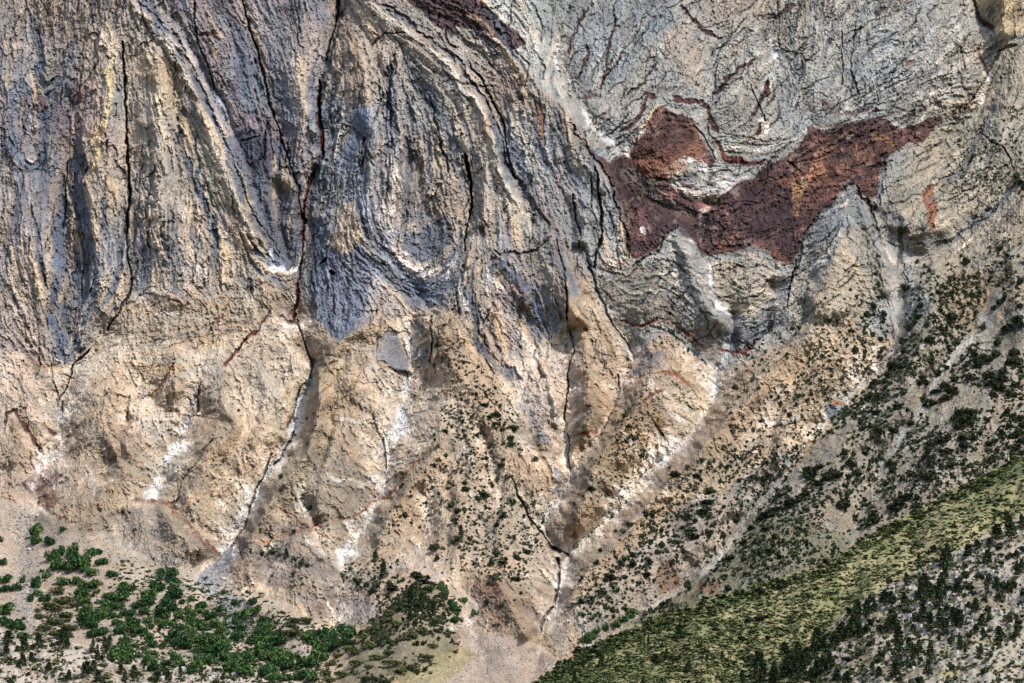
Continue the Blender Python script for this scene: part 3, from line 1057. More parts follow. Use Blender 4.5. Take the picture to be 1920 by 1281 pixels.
for (rgb, soft, streak, op), P in parse(AREAS):
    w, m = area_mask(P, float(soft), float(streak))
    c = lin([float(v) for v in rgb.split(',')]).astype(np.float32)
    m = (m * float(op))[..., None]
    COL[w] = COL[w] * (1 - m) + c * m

tint((152, 132, 109), 0.62 * sstep(0.1, 1.1, relN + jit * 1.1))
tint((204, 190, 172), 0.42 * sstep(0.2, 1.1, -relN + jit * 1.1))
tint((222, 215, 208), 0.6 * sstep(1.5, 2.0, -relN + 0.35 * SR + 0.3 * SR2 + 0.25 * nk + 0.2 * n2))
# beds that outcrop across spurs and gullies: one stack of layers cut by the relief
TB = PY + relN * 12 + 0.10 * PX + 2.2 * n0 + 5 * fbm(SH, 60, 3, 0.6, 221) + 1.2 * n1
_k = np.arange(0, 4096)
_r = np.random.default_rng(230)
def bands(T, cell):
    v = _r.standard_normal(4096); x = (T / cell) % 4000; i = x.astype(np.int32); f = x - i; f = f * f * (3 - 2 * f)
    return (v[i] * (1 - f) + v[i + 1] * f).astype(np.float32)
B1, B2, B3 = bands(TB, 3.2), bands(TB, 7.5), bands(TB, 17.0)
BEDV = sstep(-0.3, 1.2, fbm(SH, 90, 3, 0.6, 241))

# masks that steer roughness of the ground
def pmask(s, soft):
    P = pts(s); w = window(P, soft * 3 + 10); out = np.zeros(SH, np.float32)
    out[w] = blur(poly_mask(P, WX[w], WY[w]), max(soft / STEP, 0.4)); return out
talus = pmask('-160,900 60,950 95,975 140,985 200,1005 270,1040 300,1070 370,1062 385,1048 430,1108 530,1130 620,1178 660,1210 760,1290 870,1220 850,1108 866,1098 888,1130 900,1180 1000,1210 1045,1240 1000,1400 -160,1400', 2)
talus = np.maximum(talus, pmask('738,617 750,625 757,660 772,702 740,690 700,665 705,640', 1))
talus = np.maximum(talus, pmask('1650,460 1672,460 1700,620 1690,660 1680,660', 2))
talus = np.maximum(talus, pmask('1825,610 1862,545 1905,550 1850,625', 2))
woods = pmask('1300,930 1500,850 1600,770 1680,640 1760,560 2100,400 2100,1000 1600,1100 1200,1170 1080,1190 1075,1130', 10)
greywall = pmask('1010,-100 2100,-100 2100,500 1640,500 1480,640 1370,700 1240,620 1150,640 1112,520 1180,470 1150,330 1060,220', 8)
cliffs = pmask('-160,-100 1010,-100 1060,200 1150,330 1185,480 1112,520 1060,600 1030,630 940,690 880,610 830,580 700,605 625,650 560,560 500,512 400,555 250,555 200,600 130,692 90,680 -160,600', 6)
red = pmask('1143,300 1200,240 1238,192 1300,240 1342,308 1352,366 1440,308 1520,235 1650,212 1765,218 1690,270 1630,370 1545,400 1480,500 1420,460 1320,485 1268,430 1190,482 1160,360', 2)
knoll = pmask('560,1400 680,1190 760,1110 800,1082 840,1108 862,1180 855,1225 740,1290 640,1400', 5)
tan = np.clip(1 - cliffs - greywall - talus - red - knoll, 0, 1)

lowgrey = pmask('1112,505 1180,482 1240,440 1275,430 1310,480 1400,476 1480,500 1540,430 1597,350 1650,440 1660,560 1480,640 1370,700 1240,620 1150,640', 8)
bb = (tan * (1 - 0.6 * woods) * (0.35 + 0.65 * BEDV) + lowgrey * 0.9)
CARVE = np.zeros(SH, np.float32)
# line work: bedding traces first, then dykes, stains and painted edge shading, then fissures
for (tone, width), P in parse(TRACES):
    width = float(width) * 1.3; w = window(P, width * 2 + 12)
    d, _, t = line_dist(P, WX[w] + n1[w] * 0.9, WY[w] + n2[w] * 0.3)
    taper = np.clip(np.minimum(t, 1 - t) * 8, 0.25, 1)
    brk = np.clip(0.75 + 0.5 * n1[w] + 0.2 * n0[w], 0, 1)
    if tone == '0':
        m = sstep(width * 1.25, width * 0.3, d / taper) * brk
        COL[w] *= (1 - 0.82 * m)[..., None]
        CARVE[w] -= m * 1.4
    else:
        m = sstep(width * 1.3, width * 0.4, d / taper) * brk * 0.75
        COL[w] = COL[w] * (1 - m[..., None]) + lin((212, 208, 198)).astype(np.float32) * m[..., None]
        CARVE[w] += m * 0.8
for (rgb, width, depth, streak), P in parse(BEDS_AND_EDGE_SHADING):
    width, depth, streak = float(width), float(depth), float(streak)
    w = window(P, width * 1.6 + 14)
    d, _, t = line_dist(P, WX[w] + n1[w] * 1.4, WY[w] + n1[w].T.mean() * 0)
    half = width * 0.5 * np.clip(np.minimum(t + 0.06, 1.06 - t) * 7, 0.35, 1) * (1 + 0.22 * n1[w])
    s = (S2[w] * 0.6 + S1[w] * 0.3 + n1[w] * 0.3) * streak
    edge = max(1.2, width * 0.16)
    m = sstep(half + edge, half - edge, d + s * (width * 0.13 + 0.4))
    c = lin([float(v) for v in rgb.split(',')]).astype(np.float32)
    a = m * (np.clip(0.80 + 0.45 * (S1[w] * 0.4 + S2[w] * 0.5 + nk[w] * 0.5), 0.12, 1) if streak >= 0.55 else 1.0)
    COL[w] = COL[w] * (1 - a[..., None]) + c * a[..., None]
    CARVE[w] -= m * depth
def random_fractures(mask, n, seed, lo, hi, slope, spread, wlo, whi, dark):
    """Short jagged fractures: the joints that cut the beds."""
    r = np.random.default_rng(seed)
    done = 0
    while done < n:
        x = r.uniform(X0, X1); y = r.uniform(Y0, 760)
        i, j = int((y - Y0) / STEP), int((x - X0) / STEP)
        if i >= GH or j >= GW or mask[i, j] < 0.7: continue
        done += 1
        L_ = r.uniform(lo, hi); k = int(L_ / 7) + 2
        fa = math.atan2(DYF[i, j], DXF[i, j]) if r.random() < 0.55 else slope
        a = fa + r.normal(0, spread); P = [(x, y)]
        for _ in range(k):
            b = a + r.normal(0, 0.42); P.append((P[-1][0] + 7 * math.cos(b), P[-1][1] + 7 * math.sin(b)))
        wd = r.uniform(wlo, whi); w = window(P, wd * 2 + 6)
        d, sd_, t = line_dist(P, PX[w], PY[w])
        hw = wd * 0.5 * (0.35 + 1.3 * np.clip(np.sin(np.pi * t), 0, 1) ** 0.7)
        m = sstep(hw + 1.2, hw * 0.4, d) * r.uniform(0.4, 1.0) * dark
        COL[w] *= (1 - m)[..., None]
        CARVE[w] -= m * 2.6
        # rock on one side of the joint stands proud
        CARVE[w] += r.uniform(0.2, 1.3) * np.clip(1 - d / 9, 0, 1) * (sd_ > 0) * (t > 0.02) * (t < 0.98)
random_fractures(cliffs, 240, 401, 20, 110, math.pi / 2, 0.16, 1.0, 2.8, 0.75)
random_fractures(greywall, 300, 403, 16, 70, -0.9, 0.3, 1.0, 2.4, 0.7)
random_fractures(tan * (1 - woods), 200, 405, 12, 55, 1.2, 0.5, 0.9, 2.0, 0.5)
FISS = np.zeros(SH, np.float32)
for (width, depth), P in parse(FISSURES):
    width, depth = float(width), float(depth)
    w = window(P, width * 2 + 12)
    d, _, t = line_dist(P, PX[w] + wobx[w] * 0.6 + n1[w] * 0.5, PY[w] + woby[w] * 0.6)
    hw = width * 0.5 * np.clip(np.minimum(t + 0.08, 1.08 - t) * 6, 0.4, 1) * np.clip(0.9 + 0.4 * n1[w] + 0.35 * nk[w], 0.25, 2)
    m = sstep(hw + 1.4, hw * 0.5, d)
    CARVE[w] -= m * depth
    FISS[w] = np.maximum(FISS[w], m)
    # fissures are coloured nearly black, more strongly where carved deeper
    m = m * (0.86 if depth > 5.5 else 0.5) * np.clip(0.95 + 0.3 * nk[w], 0.3, 1)
    COL[w] = COL[w] * (1 - m[..., None]) + lin((48, 44, 46)).astype(np.float32) * m[..., None]

# natural variation of the stone: beds, lichen, iron and varnish
lum = 1 + tan * (0.06 * S1 + 0.03 * S2 + 0.03 * S3 + 0.12 * SR + 0.10 * SR2) + cliffs * (0.11 * S1 + 0.12 * S2 + 0.15 * S3) \
        + greywall * (0.11 * S1 + 0.12 * S2 + 0.06 * S3) + red * (0.2 * n1 + 0.2 * nk + 0.14 * S2 + 0.1 * n0)
lum *= 1 + bb * (0.085 * B1 + 0.09 * B2 + 0.05 * B3)
lum *= 1 + (cliffs * 0.07 + greywall * 0.05) * S4
lum *= 1 - 0.3 * bb * np.exp(-(B2 / 0.12) ** 2) * np.clip(0.4 + n1, 0, 1)
lum *= 1 + 0.06 * n1 + 0.04 * n0 + 0.09 * n2 + 0.08 * nk
lum *= 1 + cliffs * (lv0 - 0.5) * 0.22 + (greywall + 0.6 * tan) * (lvg - 0.5) * 0.14
lum *= 1 + (cliffs + greywall + 0.7 * tan) * (lv1 - 0.5) * 0.16 + (lv2 - 0.5) * 0.12 * (1 - talus)
# joints: thin dark parting planes where the noise crosses zero
j1 = np.exp(-(S2 / 0.14) ** 2) * np.clip(n0 + 0.4, 0, 1)
j2 = np.exp(-(fbm(SH, 26, 3, 0.6, 91) / 0.07) ** 2) * np.clip(fbm(SH, 80, 2, 0.5, 95) + 0.2, 0, 1)
j3 = np.exp(-(fbm(SH, 13, 2, 0.6, 97) / 0.08) ** 2) * np.clip(fbm(SH, 50, 2, 0.5, 99), 0, 1)
j4 = np.exp(-(S1 / 0.16) ** 2) * np.clip(0.5 * n1 + 0.5 * S3, 0, 1)
j5 = np.exp(-(fbm(SH, 8, 2, 0.6, 301) / 0.1) ** 2) * np.clip(fbm(SH, 34, 2, 0.5, 305) - 0.1, 0, 1)
SLAB = sstep(-0.5, 0.9, fbm(SH, 70, 3, 0.6, 511) + (lv0 - 0.5) * 1.6)      # massive slabs between the thin-bedded parts
jamt = (0.35 + 0.65 * SLAB) * np.clip(0.85 * cliffs + 1.1 * greywall + 0.55 * tan + 0.5 * red, 0, 1.2) * (1 - talus)
joint = np.clip(j4 * 0.5 + j5 * 0.7 + j1 * 0.55 + j2 * 0.6 + j3 * 0.6 + edge_a * 0.8 + edge_b * 0.7, 0, 1.2) * jamt
lum *= 1 - 0.48 * np.clip(joint, 0, 1)
_lb = blur(lum, 14)
lum = _lb + (lum - _lb) * 1.12 * (0.55 + 0.45 * SLAB)
lum += 0.3 * (lum - blur(lum, 1.1))
COL *= np.clip(lum, 0.18, 2.1)[..., None]
warm = 0.6 * S3 + 0.5 * fbm(SH, 46, 4, 0.6, 111) + 0.3 * S1
warm = warm * (0.065 * cliffs + 0.045 * greywall + 0.05 * tan + 0.03 * talus)
COL[..., 0] *= 1 + warm; COL[..., 2] *= 1 - warm * 1.15
purple = np.clip(fbm(SH, 60, 3, 0.6, 121) - 0.6, 0, 2) * (0.06 * cliffs + 0.03 * tan)
COL[..., 1] *= 1 - purple * 0.7; COL *= (1 - purple * 0.5)[..., None]
ochre = np.clip(S3 * 0.8 + n1 * 0.4 - 1.15, 0, 1.5) * cliffs * (FISS < 0.1)
och = lin((205, 178, 135)).astype(np.float32)
oc = np.clip(ochre, 0, 0.75)[..., None]
COL = COL * (1 - oc * 0.6) + och * oc * 0.6
sl = (np.clip(-S3 * 0.55 - S2 * 0.25 + 0.5 * fbm(SH, 70, 3, 0.6, 501) - 0.15, 0, 1) * cliffs * 0.62)[..., None]
COL = COL * (1 - sl) + lin((118, 127, 145)).astype(np.float32) * sl * np.clip(lum, 0.4, 1.6)[..., None]
pale = np.clip(S3 * 0.7 + S2 * 0.5 - 1.1, 0, 1.5) * greywall
COL *= (1 + 0.22 * np.clip(pale, 0, 1))[..., None]
_rm = fbm(SH, 22, 4, 0.65, 521)
for _c, _m in (((150, 102, 78), np.clip(_rm - 0.9, 0, 1) * 0.7), ((66, 52, 60), np.clip(-_rm - 0.5, 0, 1) * 0.7), ((150, 140, 132), np.clip(0.5 * S2 + 0.7 * fbm(SH, 12, 3, 0.6, 525) - 1.35, 0, 1) * 0.6)):
    _m = (_m * red)[..., None]; COL = COL * (1 - _m) + lin(_c).astype(np.float32) * _m
fl = np.clip(nk * 0.7 + n1 * 0.7 - 1.5, 0, 1) * red * 0.8
COL += fl[..., None] * lin((170, 110, 70)).astype(np.float32) * 0.7
COL *= (1 + cliffs[..., None] * np.array([0.13, 0.17, 0.19], np.float32)) * (1 + tan[..., None] * np.array([0.02, 0.035, 0.03], np.float32))
g_ = (COL @ np.array([0.3, 0.59, 0.11], np.float32))[..., None]
COL = g_ + (COL - g_) * 0.88
COL = np.clip(COL * ALBEDO, 0.01, 0.85)

# ------------------------------------------------------------------ depth of the face
BASE_PY = [-400, -100, 0, 350, 650, 1000, 1281, 1400]
BASE_Y = [3290, 3020, 2960, 2790, 2620, 2330, 2020, 1880]
def base_depth(py): return np.interp(py, BASE_PY, BASE_Y)

rough = np.clip(1.0 * cliffs + 0.7 * greywall + 1.0 * tan + 0.9 * red + 0.12 * talus + 0.5 * knoll, 0.1, 1.1) * (1 - 0.85 * talus) * (1 - 0.3 * woods)
R0 = fbm(SH, 95, 3, 0.55, 141, ridged=True)
bed = (0.4 + 0.6 * SLAB) * np.clip(1.0 * cliffs + 0.8 * greywall + 0.35 * tan + 0.2 * red, 0, 1)
disp = 1.3 * n0 * (1 - 0.7 * talus) + (tan + 0.3 * greywall) * (0.95 * SR2 + 0.8 * SR) * (1 - 0.3 * woods) \
     + rough * (0.6 * R0 + 0.5 * crag + 0.42 * crag2 + 0.3 * n1 + 0.42 * nk + 0.5 * crag3) \
     + bed * (0.9 * S3 + 0.8 * S2 + 0.3 * S1) \
     + cliffs * (0.5 * S3 + 0.4 * S2 + 0.4 * S4 + 0.3 * crag2) + greywall * 0.3 * S4 \
     + cliffs * (lv0 - 0.5) * 5.0 + greywall * (lvg - 0.5) * 2.6 + tan * (lvg - 0.5) * 1.6 * (1 - woods) + blocks * (1.0 * cliffs + 0.7 * greywall + 0.6 * tan) * (1 - talus) \
     - joint * 1.3 + bb * (0.7 * B2 + 0.35 * B1 + 0.5 * B3) + 0.3 * n2 * rough + 0.15 * n2 * talus + CARVE
disp = disp + 0.5 * (disp - blur(disp, 1.6)) * (1 - talus)
YD = base_depth(PY) - relief * (1.5 + 0.45 * tan * (1 - woods)) - disp

# ------------------------------------------------------------------ materials
def nodes(m):
    m.use_nodes = True
    nt = m.node_tree; nt.nodes.clear()
    out = nt.nodes.new('ShaderNodeOutputMaterial'); bs = nt.nodes.new('ShaderNodeBsdfPrincipled')
    nt.links.new(bs.outputs[0], out.inputs[0])
    bs.inputs['Roughness'].default_value = 0.95
    bs.inputs['Specular IOR Level'].default_value = 0.15
    return nt, bs

def N(nt, t, **kw):
    n = nt.nodes.new(t)
    for k, v in kw.items():
        if k in n.inputs: n.inputs[k].default_value = v
        else: setattr(n, k, v)
    return n

def rock_material(name, var=0.35, bump=0.8, scale=1.0, dist=1.2):
    m = bpy.data.materials.new(name); nt, bs = nodes(m)
    L = nt.links.new
    at = N(nt, 'ShaderNodeAttribute'); at.attribute_name = 'stone'
    tc = N(nt, 'ShaderNodeTexCoord')
    na = N(nt, 'ShaderNodeTexNoise', Scale=0.55 * scale, Detail=4.0, Roughness=0.7)
    nb = N(nt, 'ShaderNodeTexNoise', Scale=0.09 * scale, Detail=5.0, Roughness=0.65)
    vo = N(nt, 'ShaderNodeTexVoronoi', Scale=0.16 * scale, feature='DISTANCE_TO_EDGE')
    for n in (na, nb, vo): L(tc.outputs['Object'], n.inputs['Vector'])
    mr = N(nt, 'ShaderNodeMapRange'); mr.inputs['From Min'].default_value = 0.3; mr.inputs['From Max'].default_value = 0.7
    mr.inputs['To Min'].default_value = 1 - var; mr.inputs['To Max'].default_value = 1 + var
    L(na.outputs['Fac'], mr.inputs['Value'])
    mr2 = N(nt, 'ShaderNodeMapRange'); mr2.inputs['From Min'].default_value = 0.3; mr2.inputs['From Max'].default_value = 0.7
    mr2.inputs['To Min'].default_value = 0.9; mr2.inputs['To Max'].default_value = 1.1
    L(nb.outputs['Fac'], mr2.inputs['Value'])
    cr = N(nt, 'ShaderNodeMapRange'); cr.inputs['From Min'].default_value = 0.0; cr.inputs['From Max'].default_value = 0.06
    cr.inputs['To Min'].default_value = 0.72; cr.inputs['To Max'].default_value = 1.0
    L(vo.outputs['Distance'], cr.inputs['Value'])
    mm = N(nt, 'ShaderNodeMath', operation='MULTIPLY'); L(mr.outputs[0], mm.inputs[0]); L(mr2.outputs[0], mm.inputs[1])
    mm2 = N(nt, 'ShaderNodeMath', operation='MULTIPLY'); L(mm.outputs[0], mm2.inputs[0]); L(cr.outputs[0], mm2.inputs[1])
    vm = N(nt, 'ShaderNodeVectorMath', operation='SCALE'); L(at.outputs['Color'], vm.inputs[0]); L(mm2.outputs[0], vm.inputs['Scale'])
    L(vm.outputs[0], bs.inputs['Base Color'])
    ad = N(nt, 'ShaderNodeMath', operation='ADD'); L(na.outputs['Fac'], ad.inputs[0]); L(nb.outputs['Fac'], ad.inputs[1])
    bp = N(nt, 'ShaderNodeBump', Strength=bump, Distance=dist); L(ad.outputs[0], bp.inputs['Height'])
    L(bp.outputs[0], bs.inputs['Normal'])
    return m

def soil_material(name, cols, scale=0.25, bump=0.6):
    """Ground between the shrubs: stops (position, rgb) on noise."""
    m = bpy.data.materials.new(name); nt, bs = nodes(m); L = nt.links.new
    tc = N(nt, 'ShaderNodeTexCoord')
    a = N(nt, 'ShaderNodeTexNoise', Scale=scale, Detail=6.0, Roughness=0.75)
    b = N(nt, 'ShaderNodeTexNoise', Scale=0.02, Detail=3.0, Roughness=0.6)
    for n in (a, b): L(tc.outputs['Object'], n.inputs['Vector'])
    mx = N(nt, 'ShaderNodeMath', operation='MULTIPLY_ADD'); L(b.outputs['Fac'], mx.inputs[0]); mx.inputs[1].default_value = 0.7; 
    sc = N(nt, 'ShaderNodeMath', operation='MULTIPLY'); L(a.outputs['Fac'], sc.inputs[0]); sc.inputs[1].default_value = 0.65
    L(sc.outputs[0], mx.inputs[2])
    rp = N(nt, 'ShaderNodeValToRGB'); L(mx.outputs[0], rp.inputs[0])
    el = rp.color_ramp.elements
    while len(el) < len(cols): el.new(0.5)
    for e, (p, c) in zip(el, cols): e.position = p; e.color = tuple((lin(c) * ALBEDO).tolist()) + (1,)
    L(rp.outputs[0], bs.inputs['Base Color'])
    bp = N(nt, 'ShaderNodeBump', Strength=bump, Distance=1.0); L(a.outputs['Fac'], bp.inputs['Height']); L(bp.outputs[0], bs.inputs['Normal'])
    return m

M_rock = rock_material('weathered_rock')
M_scree = rock_material('scree', var=0.42, bump=1.0, scale=1.3, dist=0.8)

def grid_object(name, V, quads, color=None, mat=None, smooth=False):
    me = bpy.data.meshes.new(name)
    me.vertices.add(len(V)); me.vertices.foreach_set('co', np.ascontiguousarray(V, np.float32).ravel())
    n = len(quads)
    me.loops.add(n * 4); me.polygons.add(n)
    me.polygons.foreach_set('loop_start', np.arange(0, n * 4, 4, dtype=np.int32))
    me.loops.foreach_set('vertex_index', np.ascontiguousarray(quads, np.int32).ravel())
    me.update(calc_edges=True)
    me.polygons.foreach_set('use_smooth', np.full(n, smooth))
    if color is not None:
        at = me.color_attributes.new('stone', 'FLOAT_COLOR', 'POINT')
        at.data.foreach_set('color', np.concatenate([color, np.ones((len(color), 1))], 1).astype(np.float32).ravel())
    if mat: me.materials.append(mat)
    o = bpy.data.objects.new(name, me); scene.collection.objects.link(o)
    return o

def quads_of(h, w):
    idx = np.arange(h * w).reshape(h, w)
    return np.stack([idx[1:, :-1], idx[1:, 1:], idx[:-1, 1:], idx[:-1, :-1]], -1).reshape(-1, 4)

# ------------------------------------------------------------------ the face, split where one kind of ground meets the next
GX, GY, GZ = ray_point(PX, PY, YD)
V = np.stack([GX, GY, GZ], -1).reshape(-1, 3)
Q = quads_of(GH, GW)
zone = np.zeros(SH, np.int32)                     # 0 pale lower slopes
zone[cliffs > 0.5] = 1
zone[greywall > 0.5] = 2
zone[(woods > 0.5) & (PY > 560)] = 3
zone[talus > 0.5] = 4
zone[knoll > 0.5] = 5
zone[red > 0.5] = 6
zq = zone[:-1, :-1].ravel()
names = {0: 'pale_lower_slopes', 1: 'buttress_cliffs', 2: 'folded_grey_cliffs', 3: 'wooded_slope', 4: 'scree_slope', 5: 'brushy_knoll', 6: 'dark_red_rock_band'}
ck = COL.reshape(-1, 3)
for z, nm in names.items():
    q = Q[zq == z]
    u, inv = np.unique(q, return_inverse=True)
    o = grid_object(nm, V[u], inv.reshape(-1, 4), ck[u], M_scree if z == 4 else M_rock)
    S(o, kind='structure')

# ------------------------------------------------------------------ nearer hills
def crest_fn(s):
    P = pts(s); xs = [p[0] for p in P]; ys = [p[1] for p in P]
    return lambda x: np.interp(x, xs, ys)
MID = crest_fn('960,1320 990,1292 1020,1272 1060,1243 1100,1218 1130,1202 1200,1172 1290,1140 1330,1124 1400,1102 1500,1072 1560,1055 1612,1012 1700,966 1780,920 1860,884 1940,838 2120,740 2400,600 2700,520')
NEAR = crest_fn('1340,1330 1380,1305 1440,1262 1500,1225 1540,1195 1600,1135 1640,1108 1690,1085 1760,1048 1850,1002 1920,965 2120,865 2400,760 2700,700')
KNOB = crest_fn('-140,1165 0,1176 60,1190 120,1203 200,1218 260,1238 330,1245 420,1255 480,1268 520,1285 580,1330')
def mid_depth(px, py):
    c = MID(px); yc = base_depth(c) - 75
    return yc - (py - c) * 1.5
def near_depth(px, py):
    c = NEAR(px); yc = np.interp(px, [1340, 1540, 2120], [1740, 1800, 1930])
    return yc - (py - c) * 1.15
def knob_depth(px, py):
    c = KNOB(px); yc = np.interp(px, [-140, 580], [1830, 1700])
    return yc - (py - c) * 1.2

HILLS = {}
def on(name, px, py):
    xs, c, step, Yg = HILLS[name]
    px = np.asarray(px, float); py = np.asarray(py, float)
    return bilin(Yg, (px - xs[0]) / step, (py - np.interp(px, xs, c)) / step).astype(float)
def hill(name, crest, depth, xr, step, seed, mat, amp, amp2):
    xs = np.arange(xr[0], xr[1] + step, step)
    c = crest(xs)
    smax = 1420 - c[xs < 2130].min()
    ss = np.arange(0, smax, step)
    back = np.array([-34.0, -22.0, -12.0, -5.0])
    sh = (len(ss) + len(back), len(xs))
    nz = fbm(sh, 60 / step, 4, 0.55, seed); nf = fbm(sh, 9 / step, 3, 0.6, seed + 7, ridged=True)
    cj = c + nf[len(back)] * 0.8 + fbm((8, len(xs)), 5, 3, 0.7, seed + 3)[3] * 1.3
    px = np.repeat(xs[None], len(ss), 0); py = c[None] + ss[:, None] + (cj - c)[None] * np.exp(-ss[:, None] / 9.0)
    Y = depth(px, c[None] + ss[:, None]) - amp * nz[len(back):] * np.clip(ss[:, None] / 40, 0, 1) - amp2 * nf[len(back):]
    HILLS[name] = (xs, c, step, Y)
    x, y, z = ray_point(px, py, Y)
    fr = np.stack([x, y, z], -1)
    bk = []
    for b in back:
        p = fr[0].copy(); p[:, 1] -= b * 3.0; p[:, 2] += b * 1.5 * (abs(b) / 20); bk.append(p)
    foot = fr[-1].copy(); foot[:, 1] -= 260; foot[:, 2] = -3
    A = np.concatenate([np.array(bk), fr, foot[None]], 0)
    # the last grid rows of the face are real ground down to the shore
    o = grid_object(name, A.reshape(-1, 3), quads_of(A.shape[0], A.shape[1]), None, mat, True)
    return S(o, kind='structure')

M_sage = soil_material('dry_grass_slope', [(0.46, (86, 94, 66)), (0.57, (108, 114, 80)), (0.66, (134, 134, 98)), (0.78, (160, 150, 118))])
M_outcrop = soil_material('rocky_soil', [(0.48, (84, 84, 66)), (0.60, (142, 132, 112)), (0.68, (172, 166, 160)), (0.8, (150, 142, 112))])
M_knob = soil_material('stony_soil', [(0.48, (96, 90, 72)), (0.60, (156, 144, 128)), (0.7, (186, 178, 168)), (0.8, (170, 152, 130))])
hill('sage_hillside', MID, mid_depth, (960, 2700), 4.0, 301, M_sage, 10, 0.8)
hill('rocky_hillside', NEAR, near_depth, (1340, 2700), 3.5, 331, M_outcrop, 7, 2.4)
hill('stony_rise', KNOB, knob_depth, (-140, 580), 3.5, 361, M_knob, 6, 2.0)

# the rest of the massif beyond the picture, and the valley floor
bx = np.concatenate([np.arange(-4200, -141, 90), np.arange(-140, 2061, 55), np.arange(2100, 6300, 90)]).astype(float)
by = np.concatenate([np.arange(-560, -90, 40), np.arange(-90, 1371, 55)]).astype(float)
BX, BY = np.meshgrid(bx, by)
inside = (BX >= -140) & (BX <= 2060) & (BY >= -90)
YB = np.interp(BY, [-560] + BASE_PY, [3440] + BASE_Y) + np.where(inside, 110, 0) - 38 * fbm(BX.shape, 5, 3, 0.6, 401) * (~inside)
x, y, z = ray_point(BX, BY, YB)
top = np.stack([x[0], y[0] + 500, z[0] - 350], -1)[None]; foot = np.stack([x[-1], y[-1] - 500, 0 * z[-1] - 4], -1)[None]
A = np.concatenate([top, np.stack([x, y, z], -1), foot], 0)
S(grid_object('mountainside', A.reshape(-1, 3), quads_of(A.shape[0], A.shape[1]), None,
    soil_material('mountain_rock', [(0.45, (120, 110, 98)), (0.6, (160, 145, 126)), (0.7, (186, 168, 146)), (0.8, (150, 146, 140))], 0.05), True), kind='structure')
G = np.array([[-15000, -9000, -1], [15000, -9000, -1], [15000, 20000, -1], [-15000, 20000, -1]], float)
S(grid_object('valley_floor', G, np.array([[0, 1, 2, 3]]), None, M_sage), kind='structure')

# ------------------------------------------------------------------ foliage
def leaf_material(name, c1, c2, c3, per=0.25):
    m = bpy.data.materials.new(name); nt, bs = nodes(m); L = nt.links.new
    ge = N(nt, 'ShaderNodeNewGeometry'); oi = N(nt, 'ShaderNodeObjectInfo'); tc = N(nt, 'ShaderNodeTexCoord')
    nz = N(nt, 'ShaderNodeTexNoise', Scale=0.12, Detail=3.0); L(ge.outputs['Position'], nz.inputs['Vector'])
    a = N(nt, 'ShaderNodeMath', operation='MULTIPLY_ADD'); L(ge.outputs['Random Per Island'], a.inputs[0]); a.inputs[1].default_value = 0.55
    b = N(nt, 'ShaderNodeMath', operation='MULTIPLY'); L(oi.outputs['Random'], b.inputs[0]); b.inputs[1].default_value = per; L(b.outputs[0], a.inputs[2])
    c = N(nt, 'ShaderNodeMath', operation='MULTIPLY_ADD'); L(nz.outputs['Fac'], c.inputs[0]); c.inputs[1].default_value = 0.4; L(a.outputs[0], c.inputs[2])
    rp = N(nt, 'ShaderNodeValToRGB'); L(c.outputs[0], rp.inputs[0]); el = rp.color_ramp.elements; el.new(0.5)
    for e, p, q in zip(el, (0.2, 0.6, 1.0), (c1, c2, c3)): e.position = p; e.color = tuple(lin(q).tolist()) + (1,)
    L(rp.outputs[0], bs.inputs['Base Color'])
    return m

M_conifer = leaf_material('conifer_needles', (32, 42, 33), (46, 60, 42), (70, 84, 52))
M_juniper = leaf_material('juniper_foliage', (34, 42, 36), (54, 64, 48), (88, 94, 66))
M_broad = leaf_material('broad_leaf_foliage', (27, 50, 35), (45, 78, 46), (84, 108, 62), 0.5)
M_olive = leaf_material('olive_shrub_foliage', (50, 60, 42), (74, 84, 54), (112, 116, 70))
M_sagebush = leaf_material('sage_foliage', (76, 88, 60), (108, 118, 80), (150, 150, 102))
M_bark = bpy.data.materials.new('pine_bark'); _nt, _bs = nodes(M_bark)
_n = N(_nt, 'ShaderNodeTexNoise', Scale=3.0, Detail=4.0); _r = N(_nt, 'ShaderNodeValToRGB')
_r.color_ramp.elements[0].color = (0.10, 0.06, 0.035, 1); _r.color_ramp.elements[1].color = (0.42, 0.27, 0.14, 1)
_nt.links.new(_n.outputs['Fac'], _r.inputs[0]); _nt.links.new(_r.outputs[0], _bs.inputs['Base Color'])

def leaves(centers, size, r, flat=0.6, tri=True):
    """One small leaf-spray face per centre, tipped at random, facing mostly outward and up."""
    n = len(centers)
    nrm = r.standard_normal((n, 3)); nrm[:, 2] = np.abs(nrm[:, 2]) * 1.1
    nrm /= np.linalg.norm(nrm, axis=1)[:, None]
    t = np.cross(nrm, r.standard_normal((n, 3))); t /= np.linalg.norm(t, axis=1)[:, None]
    b = np.cross(nrm, t)
    s = size * (0.6 + 0.8 * r.random(n))[:, None]
    k = 4
    P = []
    for q in range(k):
        an = q * 2 * math.pi / k + 0.4
        P.append(centers + t * s * math.cos(an) * (0.75 + 0.5 * r.random((n, 1))) + b * s * math.sin(an) * flat)
    V = np.stack(P, 1).reshape(-1, 3)
    return V, np.arange(n * 4).reshape(-1, 4)

